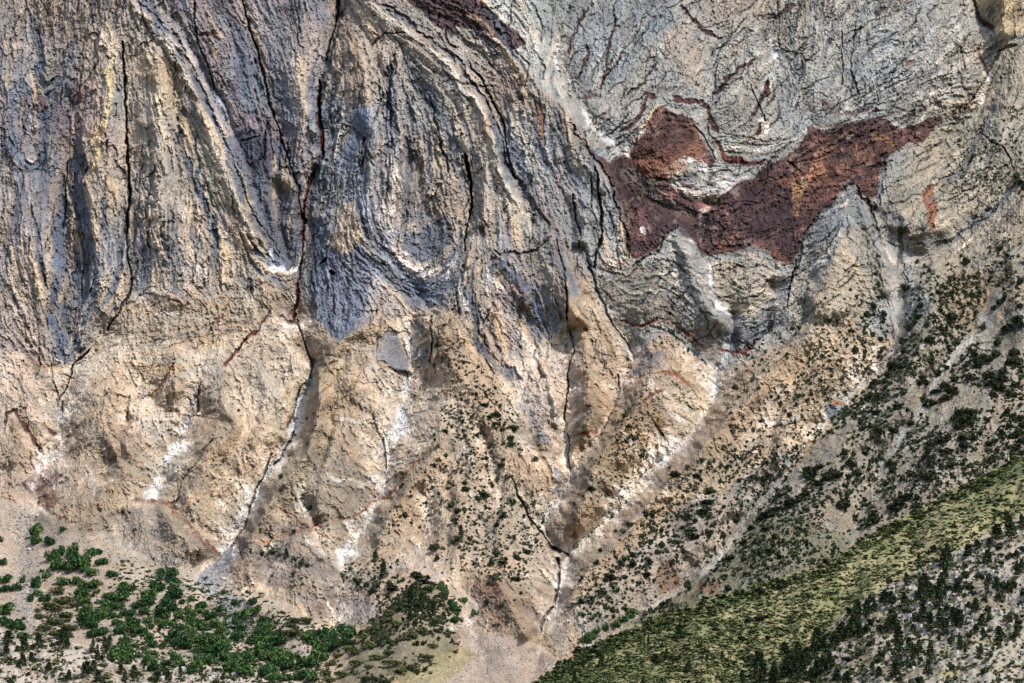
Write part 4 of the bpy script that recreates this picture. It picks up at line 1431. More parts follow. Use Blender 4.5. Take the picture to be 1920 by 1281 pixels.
def crown_points(kind, r, n):
    """Unit height crowns; x, y in units of the height."""
    out = []
    if kind == 'pine':                        # irregular cone of tiered, drooping boughs
        lean = r.normal(0, 0.03, 2)
        z = 0.18 + 0.82 * r.random(n) ** 0.85
        tiers = 9
        zt = np.floor(z * tiers) / tiers + 0.03 + 0.05 * r.random(n)
        z = 0.45 * z + 0.55 * zt
        ang = r.random(n) * 2 * math.pi
        lobes = 0.75 + 0.35 * np.sin(ang * 3 + z * 14) * np.sin(ang * 2 + z * 23 + 1)
        rad = (0.33 * (1.02 - z) ** 0.6 + 0.012) * lobes * np.sqrt(0.15 + 0.85 * r.random(n))
        return np.stack([rad * np.cos(ang) + lean[0] * z, rad * np.sin(ang) + lean[1] * z, z - rad * 0.25], 1)
    # lobed crowns: clumps around several centres
    k = {'juniper': 6, 'bush': 10, 'shrub': 4, 'mat': 7}[kind]
    for _ in range(k):
        a = r.random() * 2 * math.pi; q = math.sqrt(r.random())
        if kind == 'juniper': c = (0.26 * q * math.cos(a), 0.26 * q * math.sin(a), 0.28 + 0.5 * r.random() * (1.2 - q)); s = (0.22, 0.22, 0.22)
        elif kind == 'bush': c = (0.52 * q * math.cos(a), 0.52 * q * math.sin(a), 0.25 + 0.42 * r.random() * (1.25 - q)); s = (0.27, 0.27, 0.28)
        elif kind == 'shrub': c = (0.4 * q * math.cos(a), 0.4 * q * math.sin(a), 0.35 + 0.2 * r.random()); s = (0.36, 0.36, 0.36)
        else: c = (1.0 * q * math.cos(a), 1.0 * q * math.sin(a), 0.35 + 0.2 * r.random()); s = (0.55, 0.55, 0.4)
        m = n // k
        v = r.standard_normal((m, 3)); v /= np.linalg.norm(v, axis=1)[:, None]
        v *= (0.45 + 0.55 * r.random((m, 1)) ** 0.4)
        out.append(np.array(c) + v * np.array(s))
    P = np.concatenate(out); P[:, 2] = np.abs(P[:, 2])
    return P

def mesh_from(name, V, Q, mat):
    me = bpy.data.meshes.new(name)
    me.from_pydata(V.tolist(), [], Q.tolist() if hasattr(Q, 'tolist') else Q); me.materials.append(mat); me.update()
    return me

def crown_mesh(kind, n, size, mat, seed, core=True):
    r = np.random.default_rng(seed)
    V, Q = leaves(crown_points(kind, r, n), size, r)
    return mesh_from(kind + '_crown', V, Q, mat)

def trunk_mesh(kind, seed):
    """Tapered, slightly bent bole with a few limbs, unit height."""
    r = np.random.default_rng(seed); V = []; Fc = []
    def limb(p0, p1, r0, r1, seg=3, sides=6):
        p0 = np.array(p0); p1 = np.array(p1); d = p1 - p0; a = np.cross(d, [0.3, 0.2, 1.0] if abs(d[2]) < 0.8 * np.linalg.norm(d) else [1, 0.2, 0]); a /= np.linalg.norm(a); b = np.cross(d, a); b /= np.linalg.norm(b)
        base = len(V)
        for k in range(seg + 1):
            t = k / seg; c = p0 + d * t + r.normal(0, r0 * 0.35, 3) * (0 < k < seg); q = r0 + (r1 - r0) * t
            for s in range(sides):
                an = 2 * math.pi * s / sides; V.append((c + a * q * math.cos(an) + b * q * math.sin(an)).tolist())
        for k in range(seg):
            for s in range(sides):
                i = base + k * sides; Fc.append((i + s, i + (s + 1) % sides, i + sides + (s + 1) % sides, i + sides + s))
    if kind == 'pine':
        limb((0, 0, -0.06), (0.01, 0, 0.9), 0.026, 0.006, 6)
        for k in range(8):
            z = 0.2 + 0.08 * k; an = k * 2.4; l = 0.24 * (1 - z)
            limb((0, 0, z), (l * math.cos(an), l * math.sin(an), z + 0.02), 0.008, 0.003, 1, 4)
    else:
        limb((0, 0, -0.08), (0.03, 0.0, 0.32), 0.045, 0.03, 3)
        for k in range(4):
            an = k * 1.7; limb((0.03, 0, 0.28), (0.22 * math.cos(an), 0.22 * math.sin(an), 0.62), 0.025, 0.008, 2, 4)
    return mesh_from(kind + '_trunk', np.array(V), Fc, M_bark)

PINE = [crown_mesh('pine', 700, 0.052, M_conifer, 500 + k) for k in range(4)]
JUN = [crown_mesh('juniper', 420, 0.095, M_juniper, 520 + k) for k in range(4)]
JUNS = [crown_mesh('juniper', 150, 0.15, M_juniper, 530 + k) for k in range(5)]
BUSH = [crown_mesh('bush', 560, 0.10, M_broad, 540 + k) for k in range(6)]
MAT_ = [crown_mesh('mat', 300, 0.19, M_olive, 560 + k) for k in range(3)]
TRP = [trunk_mesh('pine', 570 + k) for k in range(2)]
TRJ = [trunk_mesh('juniper', 580 + k) for k in range(2)]

def ground(px, py):
    """Depth of the ground seen at a surveyed point, and the point itself."""
    Y = float(bilin(YD, np.array((px - X0) / STEP), np.array((py - Y0) / STEP)))
    if 960 <= px and py > MID(px) + 1: Y = float(on('sage_hillside', px, py))
    if 1340 <= px and py > NEAR(px) + 1: Y = float(on('rocky_hillside', px, py))
    if px < 580 and py > KNOB(px) + 1: Y = float(on('stony_rise', px, py))
    x, y, z = ray_point(px, py, Y)
    return float(x), float(y), float(z), Y

K1 = 500.0 / 1884.0
def survey(block, x0, y0):
    out = []
    for tok in block.split():
        v = [float(q) for q in tok.split(',')]
        u, w_, ww, hh = v[0], v[1], v[2], v[3] if len(v) > 3 else v[2]
        out.append((x0 + u * K1, y0 + (w_ + hh * 0.5) * K1, ww * K1, hh * K1))
    return out

# surveyed positions: centre, width, height
GREEN = survey("""270,195,100,90 250,270,80,60 335,275,80,70 440,188,50,40 5,262,30,50 20,418,50,60 385,370,110,90 420,350,90,70 515,340,100,90
540,410,120,110 600,420,110,100 480,450,120,80 400,430,90,100 640,350,70,60 697,347,48,42 722,420,88,60 785,505,78,50 655,495,80,40 600,470,60,50 40,538,85,60
160,545,35,55 25,610,60,60 103,603,90,65 253,560,58,95 328,510,55,60 295,485,30,30 430,560,100,75 535,550,75,60 610,580,100,65 680,575,95,60 265,640,60,50 320,672,75,60
212,675,45,55 585,640,100,70 575,685,95,60 690,630,45,30 757,665,85,45 60,750,120,75 860,665,120,70 895,640,90,60 890,605,110,50 955,730,62,55
1085,590,120,80 1060,650,110,80 1040,700,95,70 1035,760,85,60 1130,490,55,60 1130,530,50,55 1205,495,90,80 1210,545,80,60 1225,590,60,70 1240,645,105,70
1180,700,80,70 1215,740,70,60 1345,680,45,48 1275,708,45,25 1430,730,80,60 1430,775,85,50 1565,750,70,50 1652,708,60,48 1785,698,60,50 1585,633,45,32
1495,800,70,60 1740,790,110,80 1805,755,75,50 1775,845,45,30 625,760,110,70 610,810,110,80 680,820,80,70 745,720,100,60 740,770,90,70 720,800,80,60 840,740,80,40 820,800,65,40
885,780,65,50 945,780,60,50 1140,770,110,60 1150,800,80,50 1265,790,80,70 1340,780,75,70 1330,820,70,60 620,870,110,50 660,925,80,60 735,910,85,60 830,850,80,50
930,840,100,70 950,890,90,70 880,890,80,70 830,910,70,50 1050,830,70,50 1110,840,50,50 1060,870,50,40 1150,870,50,50 1180,850,40,40 1010,910,60,60 1000,935,40,30
1215,860,60,60 1265,880,60,60 1250,930,90,60 1280,970,100,70 1280,1010,110,60 1215,915,50,40 1370,860,90,80 1340,900,80,80 1370,960,100,80 1430,870,80,70 1540,860,100,80 1570,910,90,70
1500,850,50,50 1665,830,50,60 1700,880,80,70 1690,940,95,80 1770,980,80,50 1480,970,120,90 1550,980,120,90 1440,1030,120,90 1530,1040,140,90 1600,1020,70,70
1430,1100,110,80 1480,1110,110,90 1610,1090,120,90 1680,1120,120,90 1740,1090,100,80 1640,1160,110,80 1720,1190,130,80 1850,900,90,90 1860,850,80,80 1840,950,80,60 1840,1040,90,90
1880,1080,80,80 1870,1200,80,90 1400,1140,80,60 890,970,80,60 870,1010,80,60 830,1070,120,100 890,1060,110,100 890,1110,120,70 1065,950,60,60 1080,1000,60,60
1060,1060,60,40 1100,1065,50,40 1060,1110,90,70 1090,1160,80,60 1230,1090,80,60 1260,1130,80,60 1160,1000,40,50 1190,970,50,50 990,1080,60,50 1015,1030,40,40
945,1010,45,40 1020,990,30,30 100,860,110,70 50,850,80,60 150,880,60,50 20,830,60,50 165,945,85,50 30,770,60,50 170,820,25,25 1160,1130,60,50 1340,1180,80,70 950,940,40,30 705,975,40,25""", 0, 941)
GREEN += survey("""600,900,120,90 640,930,110,90 610,980,100,80 660,900,80,70 470,920,90,70 520,960,90,90 530,1010,90,90 470,1030,110,90 440,1080,110,90 380,950,100,80 410,990,80,60
60,840,90,80 90,880,80,70 50,920,80,70 150,970,120,80 80,980,90,80 30,1040,100,90 110,1050,110,90 180,1060,110,90 130,1090,100,90 200,1110,110,80 230,1150,100,60
330,1130,100,70 400,1130,100,80 80,1170,110,80 100,1210,90,70 140,1240,120,60 360,1210,100,80 400,1230,90,70 300,1220,80,60 200,1240,90,50 10,750,50,50 1470,690,65,50 1550,780,60,50 1380,720,70,60
1410,750,70,70 1420,830,80,60 1310,590,50,70 1335,630,45,60 1215,612,75,40 260,1080,70,50""", 480, 941)
GREEN += survey("""870,775,70,50 830,800,60,50 780,825,70,45 720,860,80,40 660,890,70,35 610,910,60,35 548,955,80,75 485,975,30,40""", 960, 941)
OLIVE = survey("""420,620,130,50 460,680,150,50 330,720,110,40 400,740,160,50 460,790,150,50 290,800,90,50 400,840,160,50 300,880,120,50 480,880,140,50 380,930,150,50 470,930,120,50
280,930,90,50 420,700,120,40 500,720,90,40 270,760,50,40""", 0, 941)
OLIVE += survey("""250,830,110,50 340,830,110,50 280,910,170,50 260,865,80,40 1190,1090,130,40 980,1130,160,45 1010,1190,150,35 1240,700,90,40 1260,835,100,50 900,1260,110,35 640,1030,90,50
560,1080,90,50 700,1050,100,60 800,1000,110,60 760,940,110,60 830,890,110,50 900,830,100,50 950,780,90,50 1020,740,90,50 1000,850,110,60 1100,930,110,60 1180,900,100,60 930,1060,90,50
860,1090,110,50 720,1130,110,50 790,1160,80,40 620,1210,100,50 780,1240,120,40 540,1130,90,50 500,1200,90,50 500,1250,130,50 1250,1010,80,40 1090,1160,130,40""", 480, 941)
PINES = survey("""60,970,100,90 170,1000,80,110 270,990,65,95 440,960,90,120 470,1010,80,60 655,1025,40,90 685,1090,45,120 740,1040,70,130 770,1000,60,90 1270,1220,28,120 480,1240,60,80 610,1190,100,90
660,1170,70,80 340,1170,70,60 160,1130,70,80 220,1100,60,60 850,1190,70,60 950,1220,70,100 1110,1225,80,90 1190,1240,60,80 690,1240,70,80 40,1050,70,60 545,750,28,50 880,1240,50,70""", 0, 941)
PINES += survey("""1445,235,55,110 1100,690,85,150 1170,705,60,110 1255,760,40,95 1085,810,60,70 840,390,50,75 900,490,70,105 215,370,45,65 1660,430,45,60""", 480, 941)
PINES += survey("""1740,1180,120,190 1850,1230,80,110 1630,1240,60,80 1015,1115,62,65 1093,1080,45,65 1180,925,80,90 1245,1170,60,70 965,980,30,55 635,1130,50,70 440,1255,45,60 1378,1105,35,45
1485,1090,35,50""", 960, 941)
PINES += survey("""1790,200,100,160 1700,220,110,100 1350,400,90,160 1320,430,80,110 1490,350,80,80 1560,310,90,70 1640,290,70,60 1190,590,110,130 1160,660,90,130 1230,650,80,110 1300,590,90,140 1330,520,60,90 1420,610,80,110
1280,690,80,120 900,680,100,90 950,690,80,90 1040,690,70,80 710,760,90,110 780,760,80,100 830,740,60,80 680,880,100,130 720,920,80,90 960,840,110,130 930,880,90,90 1000,990,100,210
1170,800,90,120 1220,850,90,110 1290,850,90,150 1330,900,80,120 1420,840,110,120 1380,800,80,90 1100,900,50,60 590,930,90,100 640,920,80,90 430,980,110,130 470,1020,90,110 540,980,90,100
200,1050,85,90 290,1070,90,110 340,1110,90,110 390,1060,80,100 1080,1030,90,110 1140,1040,80,100 1230,1070,70,130 1430,1000,50,115 1590,850,85,90 1550,900,60,60 1600,920,60,50 1710,940,85,95
1580,1060,48,90 1690,600,75,110 1620,600,40,90 1630,400,90,95 1540,740,80,90 1490,735,60,50 1775,610,70,70 1840,490,60,100 1870,460,60,90 1870,150,60,90 1215,1190,65,110 815,1175,55,70
980,1190,100,100 860,1200,80,60 430,1180,100,120 470,1150,80,100 520,1130,80,110 270,1170,110,130 320,1190,90,110 30,1170,80,160 120,1230,100,100 200,1190,90,100 560,1240,90,90 630,1250,90,80
1830,920,60,70 1120,1060,60,60 1470,1050,35,40 240,1110,80,100 380,1230,70,80 1060,550,65,70 1250,335,65,50 1140,395,38,60""", 1420, 941)
JUNIP = survey("""935,560,50,45 1140,455,40,45 1105,1140,30,60 1700,1000,40,30 1710,320,50,40 1720,380,40,30 1730,430,45,30 1800,370,50,40 1810,470,30,20 1880,330,40,50 1500,600,50,50 1570,520,50,50 1640,540,40,80
1520,640,50,40 1720,660,50,60 1610,690,40,40 1630,750,40,60 1470,510,40,60 1880,640,50,50 1860,720,40,40 1810,800,50,40 1840,850,50,50 1000,1110,40,60 1060,1160,50,30 700,1090,40,40
640,1110,60,40 1120,800,50,90 1060,760,60,70 1005,490,25,40 170,590,80,45 20,630,60,40 610,20,90,80 980,20,110,60 1130,30,60,50 830,120,60,70 25,820,50,30 660,1200,50,40 750,1200,50,40
490,410,50,40 440,450,40,30""", 1420, 941)
JUNIP += survey("""965,155,90,80 1010,180,70,50 930,230,50,60 835,285,75,55 800,320,40,30 893,283,35,40 1160,250,60,60 1190,285,70,60 1140,290,50,50 800,385,50,60 850,395,50,60 740,420,40,35 990,455,55,55 1060,480,40,40 835,495,60,50
735,560,45,60 750,600,50,60 955,630,60,55 805,670,45,60 860,690,40,70 850,620,60,60 870,640,30,50 1320,320,70,70 1370,350,90,80 1340,390,70,60 1400,260,60,60 1450,500,90,90 1500,490,90,90
1470,560,100,90 1420,590,60,60 1530,540,50,60 1400,530,50,60 1450,680,60,60 1460,730,60,80 1570,140,70,90 1620,110,80,80 1680,90,70,70 1640,230,90,80 1700,250,90,80 1660,290,80,60 1710,320,90,60
1740,210,60,60 1810,80,80,70 1840,130,70,90 1790,140,60,60 1820,300,60,50 1660,370,50,50 1780,370,60,40 1230,430,60,50 1090,520,30,60 1090,570,60,50 1180,400,40,60 1190,440,40,40 660,860,70,60
610,780,40,50 680,800,40,30 770,780,50,60 790,870,30,30 360,910,70,70 400,920,50,60 370,950,70,60 440,880,50,40 340,940,50,40 190,880,45,40 30,970,60,50 65,940,50,40 480,960,60,60 520,930,50,60
570,940,60,60 640,950,55,55 680,930,40,40 230,1040,40,50 240,1130,80,80 290,1120,60,50 155,1085,45,40 230,515,40,40 520,205,40,35 585,140,35,30 470,350,50,20 610,355,35,30 940,860,50,60
960,900,50,60 1090,930,45,50 1170,940,70,70 1210,960,60,70 1020,965,40,40 1200,790,60,60 1230,820,60,50 1220,710,40,60 1255,730,40,50 1290,690,60,60 1330,690,60,60 1380,860,70,60 1300,880,35,60
1450,860,40,40 860,1055,30,35 910,1000,50,40 925,1040,40,30 550,1060,40,50 600,1140,60,60 620,1180,50,50 640,1080,30,70 980,1130,60,50 1020,1100,60,60 1070,1090,60,60 980,1180,50,50 820,1230,60,60
1130,1100,40,50 1130,1160,60,50 1850,540,70,60 1880,580,60,60 1850,640,60,80 1880,690,60,70 1840,740,60,60 1870,780,50,60 1720,640,50,60 1660,830,50,50 1760,270,40,40 1500,250,50,60
1500,60,40,30 1540,90,50,40 1340,180,40,40 1230,130,60,60 1110,220,40,50 1090,150,30,40 1350,60,50,40 1280,220,40,60 1250,350,50,40 1040,60,40,50 690,60,40,50 880,60,30,40 1350,770,60,50
1570,640,40,40 1530,680,50,40 1640,720,50,40 1780,590,50,40 1800,660,50,60 1810,520,50,40 1760,500,50,50 700,930,60,40 150,1180,80,40 60,1220,90,50 330,1080,60,40 420,1000,60,50""", 1420, 640)
JUNIP += survey("""1830,40,45,60 1860,80,45,60 1880,110,30,60 1470,635,50,60 1440,600,25,25 845,715,30,50 1045,830,60,60 495,1060,50,40 625,988,25,25 820,950,40,60 780,1010,40,50 890,1010,40,50 1375,1030,80,90
1155,950,50,40 1150,910,30,30 1120,1030,50,50 1720,920,60,60 1745,900,40,50 1665,965,35,55 1860,780,40,70 1600,1100,35,60 1220,1190,60,80 1080,1100,60,60 1110,1070,40,40 1030,1200,60,60
1200,1080,40,50 780,1095,35,30 810,1165,45,30 870,1190,50,40 890,1060,40,40 910,1120,30,50 1840,1050,90,80 1870,1090,60,70 1770,1110,80,50 1700,1210,60,80 1250,925,35,30 1290,990,40,30 850,820,50,30
855,890,60,30 1860,950,50,50 1290,860,50,30 1380,910,40,30 1520,215,70,40""".replace('1520,215,70,40', ''), 1420, 320)
JUNIP += survey("""1520,815,60,50 1395,1050,60,50 1400,1065,50,40""".replace('1520,815,60,50 ', ''), 1420, 0) if False else []
JUNIP += survey("""1395,1050,70,50 1385,1130,90,50 1310,945,55,35 1400,860,35,25 1240,885,35,25 1150,935,60,50 1110,890,30,40 555,1040,55,50 1350,1210,70,50 1240,1240,50,30 1575,1210,50,60 1615,1155,30,40
940,1220,50,40 985,1215,50,35 1090,1135,30,30 1700,265,35,40 1720,960,50,50 1760,970,50,40 1600,980,35,30 820,600,60,30 800,525,40,25 1525,895,40,25 1540,505,25,30 1800,940,50,50 905,800,50,50
810,700,40,40 870,690,40,30 160,840,40,20 1340,850,40,25 1310,855,30,25 1200,970,30,25 1340,980,30,25 1840,1220,50,40 1780,1240,60,40 1500,1170,30,25 740,700,30,25 955,690,30,25 15,610,35,50
1740,330,30,25 1580,320,40,40 985,100,25,20""", 960, 640)
JUNIP += survey("""1660,525,40,40 1700,515,50,40 1620,445,60,35 1815,610,60,50 1280,25,40,40 1680,590,40,40 1715,580,35,40 1695,620,50,30 1740,625,40,30 1480,1040,50,40 1475,1005,40,25 1140,1010,40,30
1610,1085,60,60 1570,1115,50,30 1745,830,30,35 1730,870,50,50 1050,1230,40,40 1420,1200,45,35 1475,1190,35,30 1755,1225,40,50 1795,1150,55,25 1280,745,30,25 175,960,40,25 1800,680,40,50
1800,720,35,50 360,545,25,30 360,735,30,20 1525,530,35,40 1725,455,30,30 1460,575,40,25 1630,835,35,25 1700,975,35,25 1670,1025,35,30 1265,655,25,25 1265,695,25,25 1215,945,25,25 420,900,20,20
380,1175,40,35 320,1110,30,25 1560,660,30,25 1590,650,30,20 1745,720,30,25 1780,960,40,30 1385,1150,50,40 1410,1260,50,40 1580,1245,40,30 1340,630,50,40""", 480, 640)
JUNIP += survey("""1415,140,30,50 1410,268,35,30 1050,95,40,30 1700,165,60,30 1475,55,35,30 1425,65,45,35 1265,315,50,50 1280,400,35,30 1750,420,60,60 1690,375,50,30 855,575,60,60 970,600,90,60 1130,510,60,50
1200,550,60,60 1150,530,50,40 270,400,40,35 325,430,40,60 265,510,35,25 360,450,35,30 610,515,50,40 1685,540,40,80 1630,700,35,70 945,580,50,40 830,620,50,50 1155,175,25,30 1100,150,25,25
1550,155,30,25 1845,390,40,40 1545,430,30,40 1725,505,25,35 1850,550,50,30 265,215,40,30 30,195,25,25 40,375,40,25 110,360,50,25 700,560,40,30 780,580,40,50 930,670,40,30 900,720,25,35 1000,680,30,25
160,380,30,20 740,550,30,30 1120,850,40,40 1240,330,40,30 720,590,40,25 1600,80,25,20""", 480, 941)
JUNIP += survey("""1340,60,80,60 1370,40,40,40 1400,100,40,50 1240,100,35,30 1290,130,45,40 1250,200,60,60 1280,240,80,50 1420,155,40,35 1390,225,40,60 1575,75,50,80 1580,130,40,40 1620,20,30,40 990,180,40,35
1000,205,40,20 940,85,45,30 990,75,40,25 785,215,40,25 840,165,50,30 1060,205,35,20 970,280,40,30 1170,280,45,40 1155,235,35,40 1200,185,35,20 1090,130,30,35 1490,230,35,60 1490,290,35,40 1430,160,30,20
1380,345,25,35 1250,375,35,35 1310,290,25,25 860,375,55,40 905,355,30,40 770,440,55,70 790,400,40,40 850,445,60,40 965,420,50,60 945,510,80,40 690,530,80,50 660,550,40,40 800,525,60,30 1030,350,40,40
1060,300,40,40 1140,420,30,60 1200,345,50,30 620,340,35,35 600,430,40,40 640,630,50,60 485,700,40,55 570,690,45,35 715,760,40,45 795,755,50,35 510,800,30,25 100,350,60,35 25,380,35,30 90,295,30,25
15,255,30,25 25,555,50,20 730,205,25,25 920,240,25,25 1240,590,40,90 1120,770,45,40 1640,395,35,55 1520,610,50,50 1870,605,30,35 1735,630,50,30 1620,640,60,40 1740,265,60,50 1830,330,60,60 1850,240,50,50
1750,350,60,50 1690,180,50,40 1780,190,60,40 1640,280,60,40 1540,390,60,40 1360,680,60,30 1070,720,50,50 940,790,40,30 960,895,50,40 580,1050,80,50 470,1050,80,50 340,1145,50,30 1745,820,60,40 1670,830,50,40
1610,935,30,20 1810,970,40,25 1640,970,70,25 1420,870,50,30""", 960, 941)

# places the labels point at
PLACES = [(60,1010,'on the grey boulder stream at left'),(120,1050,'on the upper talus slope at left'),(60,1110,'along the pale gravel strip'),(130,1140,'beside the dull olive thicket'),(190,1110,'in the middle of the left talus'),(290,1110,'on the talus under the brown cliff foot'),
(340,1090,'below the slate rubble chute'),(250,1180,'above the pine edged rise'),(300,1230,'behind the lower left rise'),(370,1140,'left of the slate rubble tongue'),(420,1170,'around the rubble tongue'),(430,1240,'in the dense green thicket'),(470,1150,'on the gravel right of the rubble'),
(520,1200,'below the rounded brown cliff'),(560,1250,'in the thicket by the white path'),(640,1190,'under the streaked cliff foot'),(600,1050,'on the rounded rock shoulder'),(700,1080,'on the ledge under the white slabs'),(770,1130,'on top of the brushy knoll'),(760,1190,'on the flank of the brushy knoll'),(700,1250,'at the foot of the brushy knoll'),(850,1140,'by the pale sandy chute'),
(30,1200,'on the left end of the stony rise'),(130,1220,'on the stony rise'),(180,910,'in the sandy hollow of the left spur'),(330,880,'on the pale left slope'),(550,880,'on the tan dome left of white slabs'),(820,820,'on the slope right of white slabs'),(850,650,'at the top of the central spur'),(940,780,'on the dotted central spur'),(780,960,'on the lower central slope'),(860,990,'beside the faint sandy track'),(920,960,'on the low tan mound'),(900,1060,'above the rusty outcrop'),
(1010,1060,'left of the deep lower ravine'),(1220,570,'on the grey zigzag spur'),(1300,640,'on the dark banded slope'),(1200,720,'on the slate topped spur'),(1170,800,'on the flank of the striped spur'),(1100,900,'on the lower striped spur'),(1260,890,'by the white gully patch'),(1380,800,'on the middle tan ridge'),(1340,930,'on the lower middle ridge'),(1220,990,'on the slope over the main gully'),
(1130,1090,'right of the lower ravine'),(1230,1040,'above the streaked rock cut'),(1380,980,'in the upper gravel gully'),(1150,1170,'along the stream gravel'),(1560,590,'under the twin grey pinnacles'),(1630,560,'left of the pale scree chute'),(1700,550,'right of the pale scree chute'),(1800,480,'on the banded high slope'),(1910,360,'high on the right skyline rib'),(1760,600,'between the two scree chutes'),
(1590,640,'on the pale slope by the chute'),(1650,720,'at the narrow end of the chute'),(1560,720,'on the pale ridge below pinnacles'),(1720,700,'left of the second chute'),(1800,690,'right of the second chute'),(1880,640,'in the dark grove at right'),(1850,720,'under the dark grove'),(1700,780,'where the second chute narrows'),(1620,800,'on the open wooded slope'),(1800,790,'around the big dark clump'),
(1900,800,'at the right margin of the woods'),(1540,880,'above the grey rock scar'),(1500,950,'on the dark green shoulder'),(1650,880,'right of the grey rock scar'),(1740,870,'in the middle of the woods'),(1700,940,'at the head of the sage slope'),(1430,920,'on the slope left of the scar'),(1400,1060,'on the olive shoulder'),(1560,1010,'below the grey rock scar'),
(1270,1200,'on the lower sage slope'),(1450,1120,'on the middle sage slope'),(1720,1060,'on the upper sage slope'),(1850,1010,'along the rocky skyline at right'),(1770,1080,'in the big skyline gap'),(1850,1120,'on the pale outcrop at right'),(1740,1110,'in the tall middle pine group'),(1680,1200,'on the rocky mid slope'),(1600,1180,'on the rocky crest line'),(1520,1220,'at the lower crest line'),(1440,1260,'at the bottom crest corner'),(1780,1180,'below the tall pine group'),(1640,1260,'on the bottom grassy bench'),(1860,1220,'near the bottom right corner')]
PLP = np.array([(p[0], p[1]) for p in PLACES], float)

items = []
def plan(lst, kind):
    for (x, y, w_, h_) in lst:
        items.append(dict(x=x, y=y, w=w_, h=h_, kind=kind))
plan(GREEN, 'bush'); plan(PINES, 'pine'); plan(JUNIP, 'juniper'); plan(OLIVE, 'mat')
# keep the largest 300 of a kind as individuals
rest = []
for kd in ('juniper', 'bush', 'pine', 'mat'):
    lst = sorted([i for i in items if i['kind'] == kd], key=lambda i: -i['w'] * i['h'])
    for i in lst[295:]: i['rest'] = True; rest.append(i)
ORD = ['first', 'second', 'third', 'fourth', 'fifth', 'sixth', 'seventh', 'eighth', 'ninth', 'tenth', 'eleventh', 'twelfth', 'thirteenth', 'fourteenth', 'fifteenth', 'sixteenth']
WORD = {'bush': ('bright green leafy bush', 'bright green bushes'), 'pine': ('dark green conifer', 'dark conifers'), 'juniper': ('dark rounded juniper', 'dark junipers'), 'mat': ('low olive brush patch', 'olive brush patches')}
groups = {}
for it in items:
    if it.get('rest'): continue
    k = int(np.argmin((PLP[:, 0] - it['x']) ** 2 + (PLP[:, 1] - it['y']) ** 2))
    groups.setdefault((k, it['kind']), []).append(it)
for (k, kd), L_ in groups.items():
    ph = PLACES[k][2]
    if len(L_) == 1: L_[0]['label'] = 'only %s %s' % (WORD[kd][0], ph); continue
    if len(L_) <= 3:
        L_.sort(key=lambda i: i['x'])
        nm = {2: ['left', 'right'], 3: ['left', 'middle', 'right']}[len(L_)]
        for n_, i in zip(nm, L_): i['label'] = '%s of %s %s %s' % (n_, 'two' if len(L_) == 2 else 'three', WORD[kd][1], ph)
        continue
    rows = [L_] if len(L_) <= 6 else None
    if rows is None:
        L_.sort(key=lambda i: i['y']); h_ = (len(L_) + 1) // 2; rows = [L_[:h_], L_[h_:]]
    for ri, row in enumerate(rows):
        row.sort(key=lambda i: i['x'])
        up = '' if len(rows) == 1 else ('upper ' if ri == 0 else 'lower ')
        for q, i in enumerate(row):
            i['label'] = '%s from left of %s%s %s' % (ORD[min(q, 15)], up, WORD[kd][1], ph)

GROUP = {'bush': 'green bushes on the talus and gullies', 'pine': 'conifers on the nearer slopes', 'juniper': 'dark junipers dotted over the slopes', 'mat': 'olive brush patches around the knoll'}
rr = np.random.default_rng(900)
def link(o): scene.collection.objects.link(o); return o
for it in items:
    if it.get('rest'): continue
    x, y, z, Y = ground(it['x'], it['y'])
    pm = Y * TANH / 960.0
    hm, wm = it['h'] * pm, it['w'] * pm
    rot = rr.random() * 6.28
    kd = it['kind']; big = it['h'] > 17
    if kd == 'pine':
        sx = np.clip(wm / (hm * 0.56), 0.6, 1.9)
        t = bpy.data.objects.new('conifer_tree', None); link(t); t.empty_display_size = 1
        t.location = (x, y, z - 0.2); t.rotation_euler = (0, 0, rot); t.scale = (hm * 1.2 * sx, hm * 1.2 * sx, hm * 1.2)
        S(t, it['label'], 'tree', GROUP[kd])
        a = link(bpy.data.objects.new('trunk', TRP[rr.integers(2)])); a.parent = t
        c = link(bpy.data.objects.new('crown', PINE[rr.integers(4)])); c.parent = t
    elif kd == 'juniper':
        sx = np.clip(wm / (hm * 0.85), 0.6, 2.0)
        if big:
            t = bpy.data.objects.new('juniper_tree', None); link(t)
            a = link(bpy.data.objects.new('trunk', TRJ[rr.integers(2)])); a.parent = t
            c = link(bpy.data.objects.new('crown', JUN[rr.integers(4)])); c.parent = t
        else:
            t = link(bpy.data.objects.new('juniper_tree', JUNS[rr.integers(5)]))
        t.location = (x, y, z - 0.2); t.rotation_euler = (0, 0, rot); t.scale = (hm * sx * 1.3, hm * sx * 1.3, hm * 1.2)
        S(t, it['label'], 'tree', GROUP[kd])
    elif kd == 'bush':
        sx = wm / 1.45
        if it['h'] * it['w'] > 380:
            t = link(bpy.data.objects.new('green_bush', None))
            c = link(bpy.data.objects.new('crown', BUSH[rr.integers(6)])); c.parent = t
            a = link(bpy.data.objects.new('trunk', TRJ[rr.integers(2)])); a.parent = t  # woody stems of the bush, drawn with the juniper trunk mesh
        else:
            t = link(bpy.data.objects.new('green_bush', BUSH[rr.integers(6)]))
        t.location = (x, y, z - 0.3); t.rotation_euler = (0, 0, rot); t.scale = (sx * 1.38, sx * 1.38, max(hm * 1.25, wm * 0.8))
        S(t, it['label'], 'bush', GROUP[kd])
    else:
        t = link(bpy.data.objects.new('brush_patch', MAT_[rr.integers(3)]))
        t.location = (x, y, z - 0.1); t.rotation_euler = (0, 0, rot * 0.1); t.scale = (wm / 2.4, wm / 2.4, max(hm * 0.8, 2.0))
        S(t, it['label'], 'shrub', GROUP[kd])

